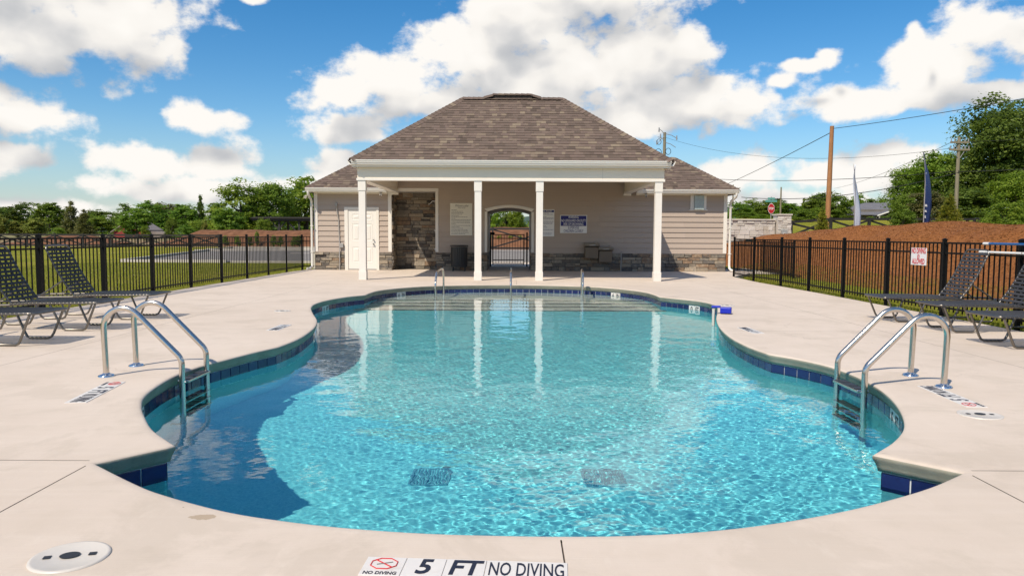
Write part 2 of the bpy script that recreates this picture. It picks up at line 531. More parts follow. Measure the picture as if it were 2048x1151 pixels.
    m = bpy.data.materials.new('straw_blade')
    m.use_nodes = True
    T = NT(m.node_tree)
    b = T.n['Principled BSDF']
    at = T.node('ShaderNodeAttribute', attribute_name='tone')
    T.l.new(T.ramp(at.outputs['Fac'], [(0, (0.13, 0.045, 0.014)), (0.5, (0.32, 0.128, 0.042)), (1, (0.58, 0.31, 0.125))]), b.inputs['Base Color'])
    b.inputs['Roughness'].default_value = 0.8
    MATS['straw_blade'] = m

    # --- leaves and blades
    def leafy(nm, lo, mid, hi, trans=0.35, objv=0.18):
        m = bpy.data.materials.new(nm)
        m.use_nodes = True
        T = NT(m.node_tree)
        b = T.n['Principled BSDF']
        out = T.n['Material Output']
        at = T.node('ShaderNodeAttribute', attribute_name='tone')
        c = T.ramp(at.outputs['Fac'], [(0.0, lo), (0.5, mid), (1.0, hi)])
        oi = T.node('ShaderNodeObjectInfo')
        hs = T.node('ShaderNodeHueSaturation')
        T.l.new(c, hs.inputs['Color'])
        T.l.new(T.math('MULTIPLY_ADD', oi.outputs['Random'], 2 * objv, 1 - objv), hs.inputs['Value'])
        T.l.new(T.math('MULTIPLY_ADD', oi.outputs['Random'], 0.03, 0.487), hs.inputs['Hue'])
        T.l.new(hs.outputs[0], b.inputs['Base Color'])
        b.inputs['Roughness'].default_value = 0.55
        b.inputs['Specular IOR Level'].default_value = 0.25
        tr = T.node('ShaderNodeBsdfTranslucent')
        T.l.new(T.mix(0.5, hs.outputs[0], (0.16, 0.22, 0.02), 'ADD'), tr.inputs[0])
        mx = T.node('ShaderNodeMixShader')
        mx.inputs[0].default_value = trans
        T.l.new(b.outputs[0], mx.inputs[1])
        T.l.new(tr.outputs[0], mx.inputs[2])
        T.l.new(mx.outputs[0], out.inputs[0])
        MATS[nm] = m
    leafy('leaf_mid', (0.070, 0.122, 0.013), (0.147, 0.228, 0.026), (0.256, 0.335, 0.044), 0.45)
    leafy('leaf_dark', (0.044, 0.077, 0.013), (0.095, 0.147, 0.023), (0.173, 0.230, 0.036), 0.4)
    leafy('leaf_bright', (0.096, 0.166, 0.015), (0.173, 0.262, 0.023), (0.288, 0.371, 0.045), 0.48)
    leafy('leaf_yellow', (0.116, 0.138, 0.022), (0.193, 0.209, 0.033), (0.286, 0.286, 0.061), 0.4)
    leafy('leaf_brown', (0.070, 0.077, 0.026), (0.134, 0.134, 0.044), (0.211, 0.198, 0.064), 0.35)
    leafy('leaf_conifer', (0.050, 0.075, 0.010), (0.165, 0.190, 0.018), (0.32, 0.31, 0.035), 0.4, 0.03)
    leafy('grass_blade', (0.105, 0.140, 0.010), (0.20, 0.22, 0.018), (0.33, 0.29, 0.06), 0.3, 0.0)

    # far wooded ridge
    m = bpy.data.materials.new('far_forest')
    m.use_nodes = True
    T = NT(m.node_tree)
    b = T.n['Principled BSDF']
    P = T.node('ShaderNodeNewGeometry').outputs['Position']
    T.l.new(T.ramp(T.noise(P, 0.03, 6, 0.7), [(0.3, (0.055, 0.085, 0.075)), (0.7, (0.095, 0.135, 0.115))]), b.inputs['Base Color'])
    b.inputs['Roughness'].default_value = 1.0
    b.inputs['Specular IOR Level'].default_value = 0.0
    MATS['far_forest'] = m


special_materials()


# ------------------------------------------------------------------ mesh helpers
class MB:
    def __init__(self):
        self.v = []
        self.f = []
        self.s = []

    def add(self, vs, fs, smooth=False):
        o = len(self.v)
        self.v += [tuple(p) for p in vs]
        self.f += [tuple(i + o for i in f) for f in fs]
        self.s += [smooth] * len(fs)
        return self

    def box(self, x0, x1, y0, y1, z0, z1):
        vs = [(x, y, z) for z in (z0, z1) for y in (y0, y1) for x in (x0, x1)]
        return self.add(vs, [(0, 2, 3, 1), (4, 5, 7, 6), (0, 1, 5, 4), (2, 6, 7, 3), (0, 4, 6, 2), (1, 3, 7, 5)])

    def bbox(self, x0, x1, y0, y1, z0, z1, b=0.006):
        bm = bmesh.new()
        bmesh.ops.create_cube(bm, size=1)
        for v in bm.verts:
            v.co = Vector((x0 + (v.co.x + .5) * (x1 - x0), y0 + (v.co.y + .5) * (y1 - y0), z0 + (v.co.z + .5) * (z1 - z0)))
        bmesh.ops.bevel(bm, geom=bm.edges[:], offset=b, segments=2, profile=0.5, affect='EDGES')
        self.from_bm(bm)
        bm.free()
        return self

    def from_bm(self, bm):
        bm.verts.index_update()
        self.add([v.co[:] for v in bm.verts], [[v.index for v in f.verts] for f in bm.faces])

    def prism(self, poly, axis, a0, a1):
        """poly: 2D points; axis 'x' -> (y,z), 'y' -> (x,z), 'z' -> (x,y)"""
        def mk(p, a):
            return {'x': (a, p[0], p[1]), 'y': (p[0], a, p[1]), 'z': (p[0], p[1], a)}[axis]
        n = len(poly)
        vs = [mk(p, a0) for p in poly] + [mk(p, a1) for p in poly]
        fs = [tuple(range(n - 1, -1, -1)), tuple(range(n, 2 * n))]
        fs += [(i, (i + 1) % n, n + (i + 1) % n, n + i) for i in range(n)]
        return self.add(vs, fs)

    def tube(self, pts, r, seg=10, caps=True, closed=False):
        pts = [Vector(p) for p in pts]
        n = len(pts)
        rs = r if isinstance(r, (list, tuple)) else [r] * n
        rings = []
        prev = None
        for i, p in enumerate(pts):
            if closed:
                t = pts[(i + 1) % n] - pts[i - 1]
            else:
                t = pts[min(i + 1, n - 1)] - pts[max(i - 1, 0)]
            t.normalize()
            if prev is None:
                up = Vector((0, 0, 1)) if abs(t.z) < 0.9 else Vector((0, 1, 0))
                u = t.cross(up).normalized()
            else:
                u = (prev - t * prev.dot(t))
                u = u.normalized() if u.length > 1e-6 else t.orthogonal().normalized()
            prev = u
            w = t.cross(u)
            rings.append([p + (u * math.cos(2 * math.pi * k / seg) + w * math.sin(2 * math.pi * k / seg)) * rs[i] for k in range(seg)])
        vs = [q for ring in rings for q in ring]
        fs = []
        for i in range(n if closed else n - 1):
            j = (i + 1) % n
            for k in range(seg):
                fs.append((i * seg + k, i * seg + (k + 1) % seg, j * seg + (k + 1) % seg, j * seg + k))
        self.add(vs, fs, True)
        if caps and not closed:
            self.add(rings[0], [tuple(range(seg))[::-1]])
            self.add(rings[-1], [tuple(range(seg))])
        return self

    def cyl(self, p0, p1, r, seg=16, r1=None):
        return self.tube([p0, p1], [r, r if r1 is None else r1], seg)

    def lathe(self, prof, c=(0, 0, 0), seg=24):
        vs = []
        for (r, z) in prof:
            for k in range(seg):
                a = 2 * math.pi * k / seg
                vs.append((c[0] + r * math.cos(a), c[1] + r * math.sin(a), c[2] + z))
        fs = []
        for i in range(len(prof) - 1):
            for k in range(seg):
                fs.append((i * seg + k, i * seg + (k + 1) % seg, (i + 1) * seg + (k + 1) % seg, (i + 1) * seg + k))
        self.add(vs, fs, True)
        self.add(vs[-seg:], [tuple(range(seg))])
        return self

    def mesh(self, name, material=None):
        me = bpy.data.meshes.new(name)
        me.from_pydata(self.v, [], self.f)
        me.polygons.foreach_set('use_smooth', self.s)
        if material:
            me.materials.append(MATS[material])
        me.update()
        return me

    def build(self, name, material, parent=None, loc=None, rot=None):
        return place(name, self.mesh(name, material), parent, loc, rot)


def place(name, me, parent=None, loc=None, rot=None, scale=None):
    o = bpy.data.objects.new(name, me)
    C.objects.link(o)
    if parent is not None:
        o.parent = parent
    if loc is not None:
        o.location = loc
    if rot is not None:
        o.rotation_euler = rot
    if scale is not None:
        o.scale = scale
    return o


def tag(o, label=None, cat=None, group=None, kind=None):
    if label:
        o['label'] = label
    if cat:
        o['category'] = cat
    if group:
        o['group'] = group
    if kind:
        o['kind'] = kind
    return o


def thing(name, label, cat, loc=(0, 0, 0), rotz=0.0, group=None):
    o = bpy.data.objects.new(name, None)
    C.objects.link(o)
    o.empty_display_size = 0.1
    o.location = loc
    o.rotation_euler = (0, 0, rotz)
    return tag(o, label, cat, group)


def copy_tree(o, parent=None):
    c = o.copy()
    C.objects.link(c)
    c.parent = parent
    for ch in o.children:
        copy_tree(ch, c)
    return c


def np_mesh(name, V, F, material, tone=None, smooth=False):
    me = bpy.data.meshes.new(name)
    V = np.asarray(V, dtype=np.float32)
    F = np.asarray(F, dtype=np.int32)
    k = F.shape[1]
    me.vertices.add(len(V))
    me.vertices.foreach_set('co', V.ravel())
    me.loops.add(F.size)
    me.loops.foreach_set('vertex_index', F.ravel())
    me.polygons.add(len(F))
    me.polygons.foreach_set('loop_start', np.arange(0, F.size, k, dtype=np.int32))
    me.polygons.foreach_set('use_smooth', np.full(len(F), smooth, dtype=bool))
    if tone is not None:
        a = me.attributes.new('tone', 'FLOAT', 'FACE')
        a.data.foreach_set('value', np.asarray(tone, dtype=np.float32))
    me.materials.append(MATS[material])
    me.update(calc_edges=True)
    me.validate()
    return me


def text_mesh(s, size, mat_name, align='CENTER', width=1.0, shear=0.0, bold=0.0, extrude=0.0006, maxw=None):
    cu = bpy.data.curves.new('lettering', 'FONT')
    cu.body = s
    cu.size = size
    cu.align_x = align
    cu.align_y = 'CENTER'
    cu.shear = shear
    cu.offset = bold
    cu.extrude = extrude
    cu.resolution_u = 3
    o = bpy.data.objects.new('lettering', cu)
    C.objects.link(o)
    dg = bpy.context.evaluated_depsgraph_get()
    me = bpy.data.meshes.new_from_object(o.evaluated_get(dg))
    bpy.data.objects.remove(o)
    bpy.data.curves.remove(cu)
    me.name = 'lettering'
    xs = [v.co.x for v in me.vertices]
    if maxw and xs:
        k = maxw / (max(xs) - min(xs))
    else:
        k = width
    for v in me.vertices:
        v.co.x *= k
    me.materials.clear()
    me.materials.append(MATS[mat_name])
    return me


WALL_ROT = (R(90), 0, 0)     # lettering on a wall that faces -Y


def ss(a, b, x):
    t = np.clip((np.asarray(x, dtype=float) - a) / (b - a), 0, 1)
    return t * t * (3 - 2 * t)


# ------------------------------------------------------------------ terrain
def ground_z(x, y):
    x = np.asarray(x, dtype=float)
    y = np.asarray(y, dtype=float)
    yy = np.maximum(y, 1.0)
    z = -0.09 + 0 * x
    z = z + 0.9 * ss(11, 20, x) * ss(26, 48, y)
    z = z + 3.2 * ss(25, 120, y) * ss(0.12, 0.32, x / yy)
    z = z + 1.4 * ss(90, 260, y) * (1 - ss(0.0, 0.3, x / yy))
    return z


def gz(x, y):
    return float(ground_z(x, y))


def mound_z(x, y):
    prof = ss(8.9, 13.6, x) * (1 - 0.40 * ss(14.5, 20, x))
    h = np.interp(y, [-10, 8, 15, 20, 24, 30, 35, 40, 47], [1.2, 1.35, 1.50, 1.62, 1.74, 1.62, 1.38, 1.0, 0.3]) * prof
    h = h + 0.05 * np.sin(x * 1.7 + y * 0.6) * prof + 0.04 * np.sin(y * 1.3 - x * 0.8) * prof
    base = ground_z(x, y)
    edge = ss(8.6, 9.4, x) * (1 - ss(19.5, 22.0, x)) * (1 - ss(44, 49, y))
    return np.maximum(base * (1 - prof * 0.3), -0.1) * 1.0 + h * edge - 0.14 * (1 - edge)


def grid_mesh(name, xs, ys, zfun, material, smooth=True):
    X, Y = np.meshgrid(xs, ys)
    Z = zfun(X, Y)
    V = np.stack([X, Y, Z], -1).reshape(-1, 3)
    n = len(xs)
    idx = np.arange(len(V)).reshape(len(ys), n)
    F = np.stack([idx[:-1, :-1], idx[:-1, 1:], idx[1:, 1:], idx[1:, :-1]], -1).reshape(-1, 4)
    return np_mesh(name, V, F, material, smooth=smooth)


def build_terrain():
    def axis(lo, hi, core_lo, core_hi, step):
        core = np.arange(core_lo, core_hi + step / 2, step)
        left = core_lo - np.geomspace(step, core_lo - lo, 26)[::-1]
        right = core_hi + np.geomspace(step, hi - core_hi, 26)
        return np.concatenate([left, core, right])
    xs = axis(-3200, 3200, -60, 90, 2.5)
    ys = axis(-900, 4200, -20, 180, 2.5)

    def zf(X, Y):
        z = ground_z(X, Y)
        # the ground drops away below the pool shell and deck
        hole = (X > -7.0) & (X < 6.6) & (Y > -4.5) & (Y < 25)
        return np.where(hole, -2.6, z)
    g = place('ground', grid_mesh('ground', xs, ys, zf, 'grass_ground'))
    tag(g, kind='structure')
    m = place('mulch_mound', grid_mesh('mulch_mound', np.arange(8.4, 22.4, 0.3), np.arange(-8, 50, 0.4), mound_z, 'pine_straw'))
    tag(m, kind='structure')
    # far wooded ridges
    for nm, pts, y in (('hills', [(-2600, 12), (-1500, 38), (-700, 30), (-100, 45), (420, 70), (640, 84), (800, 78), (1000, 100), (1300, 80), (2200, 70), (2900, 30)], 2100),):
        mb = MB()
        px = np.linspace(pts[0][0], pts[-1][0], 160)
        hz = np.interp(px, [p[0] for p in pts], [p[1] for p in pts])
        rr = np.random.default_rng(4)
        hz = hz + rr.normal(0, 2.0, len(px)) + 5 * np.sin(px / 90)
        V = []
        for k, (dy, f) in enumerate(((-420, 0.0), (-250, 0.45), (-90, 0.85), (0, 1.0), (300, 0.6), (700, 0.0))):
            for a, h in zip(px, hz):
                V.append((a, y + dy + 25 * math.sin(a / 130 + k), 1 + h * f))
        n = len(px)
        F = [(k * n + i, k * n + i + 1, (k + 1) * n + i + 1, (k + 1) * n + i) for k in range(5) for i in range(n - 1)]
        mb.add(V, F, True)
        tag(mb.build(nm, 'far_forest'), kind='structure')


build_terrain()


# ------------------------------------------------------------------ pool outline
SEG = [
    [(-2.24, 3.91), (-1.87, 3.60), (-1.65, 3.44), (-1.28, 3.235), (-.98, 3.125), (-.68, 3.05), (-.36, 3.0), (-.04, 2.98), (.2, 2.975),
     (.47, 2.985), (.8, 3.03), (1.14, 3.125), (1.49, 3.265), (1.79, 3.42), (2.08, 3.595), (2.38, 3.82)],
    [(2.38, 3.82), (2.06, 4.14)],
    [(2.06, 4.14), (2.34, 4.44), (2.59, 4.80), (2.82, 5.32), (2.98, 5.85), (3.06, 6.37), (3.06, 6.83), (3.01, 7.12), (2.89, 7.42), (2.71, 7.72)],
    [(2.71, 7.72), (2.66, 8.3), (2.69, 9.07), (2.83, 10.0), (3.06, 11.0), (3.38, 12.1), (3.62, 13.0), (3.66, 13.5), (3.57, 14.05), (3.32, 14.5), (3.0, 15.0)],
    [(3.0, 15.0), (2.995, 15.6), (2.9, 16.35), (2.52, 17.2), (1.9, 17.87), (.95, 18.27), (0, 18.39), (-1.0, 18.26), (-1.93, 17.88), (-2.56, 17.18), (-2.92, 16.35), (-2.99, 15.6), (-2.99, 15.12)],
    [(-2.99, 15.12), (-3.24, 14.68), (-3.44, 13.95), (-3.49, 13.17), (-3.38, 12.44), (-3.12, 11.57), (-2.8, 10.6), (-2.63, 9.86), (-2.535, 9.06), (-2.52, 8.55), (-2.555, 8.07)],
    [(-2.555, 8.07), (-2.68, 7.71), (-2.80, 7.26), (-2.89, 6.9), (-2.93, 6.5), (-2.89, 6.04), (-2.79, 5.57), (-2.65, 5.24), (-2.48, 4.94), (-2.26, 4.60), (-1.96, 4.25)],
    [(-1.96, 4.25), (-2.24, 3.91)],
]


def catmull(p, n=8):
    out = []
    P = [Vector((*q, 0)) for q in p]
    if len(P) == 2:
        m = max(2, int((P[1] - P[0]).length / 0.05))
        return [P[0].lerp(P[1], i / m) for i in range(m)]
    P = [P[0] * 2 - P[1]] + P + [P[-1] * 2 - P[-2]]
    for i in range(1, len(P) - 2):
        a, b, c, d = P[i - 1:i + 3]
        m = max(2, int((c - b).length / 0.05))
        for k in range(m):
            t = k / m
            out.append(0.5 * ((2 * b) + (c - a) * t + (2 * a - 5 * b + 4 * c - d) * t * t + (3 * b - a - 3 * c + d) * t ** 3))
    return out


OUT = [q for s in SEG for q in catmull(s)]
NO = len(OUT)


def offset_loop(d):
    res = []
    for i in range(NO):
        a, b, c = OUT[i - 1], OUT[i], OUT[(i + 1) % NO]
        t1 = (b - a).normalized()
        t2 = (c - b).normalized()
        n1 = Vector((t1.y, -t1.x, 0))
        n2 = Vector((t2.y, -t2.x, 0))
        n = (n1 + n2)
        if n.length < 1e-6:
            n = n1
        n.normalize()
        k = 1 / max(0.45, n.dot(n1))
        res.append(b + n * d * k)
    return res


def inside(poly, X, Y):
    px = np.array([p[0] for p in poly])
    py = np.array([p[1] for p in poly])
    res = np.zeros(X.shape, bool)
    j = len(px) - 1
    for i in range(len(px)):
        c = ((py[i] > Y) != (py[j] > Y)) & (X < (px[j] - px[i]) * (Y - py[i]) / (py[j] - py[i] + 1e-12) + px[i])
        res ^= c
        j = i
    return res


WATER_Z = -0.19
receivers = []


def recv(o):
    o.cycles.is_caustics_receiver = True
    return o


def build_pool():
    # ---- deck with saw-cut joints: real slabs over a dark bed
    outer = [Vector(p) for p in ((-7.22, -4, 0), (6.72, -4, 0), (6.72, 16.0, 0), (6.62, 20.0, 0), (6.75, 22.5, 0), (7.9, 24.6, 0), (8.3, 25.75, 0), (8.3, 26.4, 0),
                                 (-7.0, 26.4, 0), (-7.22, 24.5, 0), (-7.3, 18.0, 0))]
    inner = offset_loop(0.055)
    tris = geometry.tessellate_polygon([outer, inner[::-1]])
    allp = outer + inner[::-1]
    bm = bmesh.new()
    vs = [bm.verts.new(p) for p in allp]
    for t in tris:
        try:
            bm.faces.new([vs[i] for i in t])
        except ValueError:
            pass
    joints = [('x', -4.74, -4, 20.3), ('x', 4.86, -4, 20.3), ('y', 3.94, -7.5, -2.26), ('y', 3.84, 2.40, 7.0),
              ('x', -2.255, -4, 3.93), ('x', 2.395, -4, 3.83), ('x', 0.205, -4, 3.02),
              ('y', 9.55, -7.5, -2.62), ('y', 9.6, 2.80, 7.0), ('y', 15.05, -7.5, -3.06), ('y', 15.0, 3.06, 7.0), ('x', 0.12, 18.4, 20.3),
              ('y', 20.30, -7.5, 7.0), ('x', -4.12, 20.3, 26.4), ('x', -1.0, 20.3, 26.4), ('x', 0.86, 20.3, 26.4), ('x', 4.12, 20.3, 26.4)]
    W = 0.0034
    for ax, c, lo, hi in joints:
        no = (1, 0, 0) if ax == 'x' else (0, 1, 0)
        pn = (0, 1, 0) if ax == 'x' else (1, 0, 0)
        for cc in (c - W, c + W):
            bmesh.ops.bisect_plane(bm, geom=bm.verts[:] + bm.edges[:] + bm.faces[:], plane_co=tuple(cc * k for k in no), plane_no=no, dist=1e-6)
        for cc in (lo, hi):
            bmesh.ops.bisect_plane(bm, geom=bm.verts[:] + bm.edges[:] + bm.faces[:], plane_co=tuple(cc * k for k in pn), plane_no=pn, dist=1e-6)
        kill = []
        for f in bm.faces:
            m = f.calc_center_median()
            u, w = (m.x, m.y) if ax == 'x' else (m.y, m.x)
            if abs(u - c) < W * 0.99 and lo < w < hi:
                kill.append(f)
        bmesh.ops.delete(bm, geom=kill, context='FACES')
    bmesh.ops.recalc_face_normals(bm, faces=bm.faces[:])
    if sum(f.normal.z for f in bm.faces) < 0:
        bmesh.ops.reverse_faces(bm, faces=bm.faces[:])
    # bed below
    mb = MB()
    allb = [(p.x, p.y, -0.012) for p in outer + inner[::-1]]
    mb.add(allb, [tuple(t) for t in tris])
    n = len(outer)
    mb.add([(p.x, p.y, 0) for p in outer] + [(p.x, p.y, -0.22) for p in outer], [(i, (i + 1) % n, n + (i + 1) % n, n + i) for i in range(n)])
    deck = mb.build('pool_deck', 'joint_bed')
    deck.data.materials[0] = MATS['concrete_edge']
    deck.data.materials.append(MATS['joint_bed'])
    for p in deck.data.polygons:
        if len(p.vertices) == 3:
            p.material_index = 1
    tag(deck, kind='structure')
    bm.faces.ensure_lookup_table()
    seen = set()
    for f in bm.faces:
        if f in seen:
            continue
        stack = [f]
        seen.add(f)
        isl = []
        while stack:
            g = stack.pop()
            isl.append(g)
            for e in g.edges:
                for h in e.link_faces:
                    if h not in seen:
                        seen.add(h)
                        stack.append(h)
        if sum(g.calc_area() for g in isl) < 0.02:
            continue
        idx = {}
        V = []
        F = []
        for g in isl:
            ff = []
            for v in g.verts:
                if v not in idx:
                    idx[v] = len(V)
                    V.append(v.co[:])
                ff.append(idx[v])
            F.append(ff)
        s = MB()
        s.add(V, F)
        s.build('concrete_slab', 'concrete', deck)
    bm.free()

    # ---- cantilevered coping nose
    prof = [(0.056, 0.0), (0.026, -0.0008), (0.010, -0.005), (0.002, -0.013), (0.0, -0.022), (0.003, -0.034), (0.012, -0.052), (0.020, -0.075), (0.026, -0.100), (0.060, -0.103)]
    loops = [offset_loop(o) for o, z in prof]
    V = [(p.x, p.y, z) for lp, (o, z) in zip(loops, prof) for p in lp]
    F = [(k * NO + i, k * NO + (i + 1) % NO, (k + 1) * NO + (i + 1) % NO, (k + 1) * NO + i) for k in range(len(prof) - 1) for i in range(NO)]
    cp = MB()
    cp.add(V, [f[::-1] for f in F], True)
    o = cp.build('coping', 'concrete', deck)
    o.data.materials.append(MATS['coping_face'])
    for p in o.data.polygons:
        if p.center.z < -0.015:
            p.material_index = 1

    # ---- shell: wall with white grout band, floor, steps
    shell_loop = offset_loop(0.045)
    V = [(p.x, p.y, z) for z in (-0.10, -0.268) for p in shell_loop]
    band = MB()
    band.add(V, [(i, NO + i, NO + (i + 1) % NO, (i + 1) % NO) for i in range(NO)])
    shell = MB()
    V = [(p.x, p.y, z) for z in (-0.268, -2.2) for p in shell_loop]
    shell.add(V, [(i, NO + i, NO + (i + 1) % NO, (i + 1) % NO) for i in range(NO)], True)
    pool = shell.build('pool_shell', 'pool_plaster')
    tag(pool, kind='structure')
    recv(pool)
    recv(band.build('grout_band', 'grout', pool))

    fy = [2.6, 5.0, 8.0, 11.5, 14.85, 15.4]
    fz = [-1.54, -1.54, -1.50, -1.34, -1.16, -1.16]
    fl = MB()
    V = [(x, y, z) for y, z in zip(fy, fz) for x in (-4.2, 4.2)]
    fl.add(V, [(2 * i, 2 * i + 1, 2 * i + 3, 2 * i + 2) for i in range(len(fy) - 1)])
    recv(fl.build('pool_floor', 'pool_plaster', pool))
    noses = [(16.30, -0.345), (15.82, -0.58), (15.38, -0.80), (14.88, -1.00)]
    for k, (y, z) in enumerate(noses):
        y1 = 19.2 if k == 0 else noses[k - 1][0]
        s = MB()
        s.box(-3.9, 3.9, y, y1, -2.0, z)
        st = recv(s.build('step', 'plaster_shallow', pool))
        t = MB()
        t.box(-3.85, 3.85, y - 0.004, y + 0.052, z - 0.052, z + 0.004)
        recv(t.build('nosing_tile', 'step_tile', st))

    # ---- waterline tiles
    tile_loop = offset_loop(0.041)
    acc = [0.0]
    for i in range(NO):
        acc.append(acc[-1] + (tile_loop[(i + 1) % NO] - tile_loop[i]).length)
    total = acc[-1]
    cuts = [0]
    for sg in SEG:
        cuts.append(cuts[-1] + len(catmull(sg)))
    me = MB().bbox(-0.0745, 0.0745, -0.004, 0.006, -0.0745, 0.0745, 0.003).mesh('tile', 'tile_blue')
    mew = MB().bbox(-0.0745, 0.0745, -0.004, 0.006, -0.0745, 0.0745, 0.003).mesh('tile', 'tile_white')
    marks = {}
    spots = [((-2.80, 5.55), '5', 'FT'), ((2.93, 5.62), '5', 'FT'), ((-3.46, 13.85), '0', 'FT'), ((-2.50, 17.28), '6', 'IN'),
             ((2.42, 17.32), '6', 'IN'), ((3.52, 14.15), '0', 'FT')]

    def at(s):
        s = s % total
        lo, hi = 0, NO
        while hi - lo > 1:
            m = (lo + hi) // 2
            if acc[m] <= s:
                lo = m
            else:
                hi = m
        a, b = tile_loop[lo], tile_loop[(lo + 1) % NO]
        t = (s - acc[lo]) / max(1e-9, acc[lo + 1] - acc[lo])
        return a.lerp(b, t)
    cen = []
    for c0, c1 in zip(cuts, cuts[1:]):
        sa, sb = acc[c0], acc[c1]
        n = max(1, round((sb - sa) / 0.1545))
        st = (sb - sa) / n
        for k in range(n):
            pa, pb = at(sa + k * st + 0.002), at(sa + (k + 1) * st - 0.002)
            d = pb - pa
            cen.append(((pa + pb) / 2, math.atan2(d.y, d.x), d.length / 0.153))
    nt = len(cen)
    for (x, y), a, b in spots:
        j = min(range(nt), key=lambda k: (cen[k][0] - Vector((x, y, 0))).length)
        # walking anticlockwise, seen from the water the reading direction runs the other way
        marks[(j + 1) % nt] = a
        marks[j] = b
    cache = {}
    for k in range(nt):
        p, a, ks = cen[k]
        w = k in marks
        o = place('tile', mew if w else me, pool, (p.x, p.y, -0.185), (0, 0, a + math.pi), (ks, 1, 1))
        if w:
            s = marks[k]
            if s not in cache:
                cache[s] = text_mesh(s, 0.13, 'ink', bold=0.003, maxw=0.10 if len(s) == 2 else 0.055)
            place('lettering', cache[s], o, (0, -0.0052, 0), WALL_ROT)

    # ---- water
    dx = 0.0105
    xs = np.arange(-3.75, 3.75, dx)
    ys = np.concatenate([np.arange(2.9, 7.5, 0.0095), np.arange(7.5, 11.0, 0.014), np.arange(11.0, 18.6, 0.022)])
    X, Y = np.meshgrid(xs, ys)
    rg = np.random.default_rng(11)
    Z = np.zeros_like(X)
    for i in range(80):
        lam = 10 ** rg.uniform(math.log10(0.040), math.log10(0.15))
        th = rg.normal(R(95), 0.9) if i % 3 else rg.uniform(0, 2 * math.pi)
        k = 2 * math.pi / lam
        Z += lam * 0.00043 * np.sin(k * (X * math.cos(th) + Y * math.sin(th)) + rg.uniform(0, 6.28))
    for i in range(24):
        lam = 10 ** rg.uniform(math.log10(0.22), math.log10(0.8))
        th = rg.normal(R(100), 1.0)
        k = 2 * math.pi / lam
        Z += lam * 0.00060 * np.sin(k * (X * math.cos(th) + Y * math.sin(th)) + rg.uniform(0, 6.28))
    calm = 0.40 + 0.60 * ss(-2.4, 0.2, X + 0.15 * (Y - 4)) * (1 - 0.15 * ss(9, 16, Y))
    patch = 0.78 + 0.22 * np.sin(0.9 * X + 1.1) * np.sin(0.55 * Y + 0.4)
    Z = Z * calm * patch
    poly = [(p.x, p.y) for p in offset_loop(0.10)]
    keep = inside(poly, X, Y)
    idx = -np.ones(X.shape, int)
    idx[keep] = np.arange(keep.sum())
    V = np.stack([X[keep], Y[keep], WATER_Z + Z[keep]], -1)
    q = np.stack([idx[:-1, :-1], idx[:-1, 1:], idx[1:, 1:], idx[1:, :-1]], -1).reshape(-1, 4)
    q = q[(q >= 0).all(1)]
    wo = place('water', np_mesh('water', V, q, 'water', smooth=True))
    wo.cycles.is_caustics_caster = True
    tag(wo, kind='structure')

    # ---- main drains on the floor
    for i, x in enumerate((-0.62, 0.72)):
        t = thing('drain_grate', 'square dark grate in the pool floor, %s' % ('towards the side with the shaded water' if i == 0 else 'towards the side where the sun reaches the wall'), 'drain', (x, 5.62, -1.535), 0, 'main drains in the pool floor')
        f = MB()
        for s in (-1, 1):
            f.box(-0.15, 0.15, s * 0.142 - 0.008, s * 0.142 + 0.008, 0, 0.02)
            f.box(s * 0.142 - 0.008, s * 0.142 + 0.008, -0.134, 0.134, 0, 0.02)
        recv(f.build('frame', 'grate', t))
        bar = MB().box(-0.0065, 0.0065, -0.134, 0.134, 0, 0.016).mesh('bar', 'grate')
        for k in range(11):
            recv(place('bar', bar, t, (-0.12 + k * 0.024, 0, 0)))


build_pool()


# ------------------------------------------------------------------ pool house
YW = 25.7
STONE_TOP = 0.615
SMESH = []
for k in range(10):
    rr = random.Random(100 + k)
    b = bmesh.new()
    bmesh.ops.create_cube(b, size=1)
    for v in b.verts:
        f = 0.06 if v.co.y < 0 else 0.0
        v.co += Vector((rr.uniform(-1, 1) * f * 0.45, rr.uniform(-0.12, 0.25) * (1 if f else 0), rr.uniform(-1, 1) * f * 0.8))
    bmesh.ops.bevel(b, geom=[e for e in b.edges if all(v.co.y < 0.2 for v in e.verts)], offset=0.03, segments=1, affect='EDGES')
    s = MB()
    s.from_bm(b)
    b.free()
    SMESH.append(s.mesh('stone', 'stone'))
PALE = []
for me in SMESH:
    c = me.copy()
    c.materials[0] = MATS['pale_stone']
    PALE.append(c)


def stone_field(parent, p0, ux, length, z0, z1, depth=0.05, meshes=SMESH, rows=(0.07, 0.15), widths=(0.16, 0.48), seed=1, gap=0.013):
    """ledger stones on a vertical face starting at p0, running along the unit vector ux; the face looks to the right-hand normal (uy = -Y for ux=+X)"""
    rr = random.Random(seed)
    ang = math.atan2(ux[1], ux[0])
    z = z0
    while z < z1 - 0.02:
        h = rr.uniform(*rows)
        if z1 - z - h < rows[0] * 0.8:
            h = z1 - z
        x = 0.0
        while x < length - 0.01:
            w = rr.uniform(*widths) * (0.75 if h < 0.09 else 1)
            if length - x - w < widths[0] * 0.7:
                w = length - x
            hh = h
            d = depth * rr.uniform(0.45, 1.4)
            parts = [(z, hh)]
            if h > 0.125 and rr.random() < 0.35 and w < 0.42:
                cut = rr.uniform(0.42, 0.58) * h
                parts = [(z, cut), (z + cut, h - cut)]
            for (zz, hq) in parts:
                c = Vector((p0[0] + ux[0] * (x + w / 2), p0[1] + ux[1] * (x + w / 2), zz + hq / 2))
                nrm = Vector((ux[1], -ux[0], 0))
                c += nrm * (d / 2 - 0.008)
                place('stone', meshes[rr.randrange(len(meshes))], parent, c, (0, 0, ang), (w - gap, d, hq - gap))
            x += w
        z += h


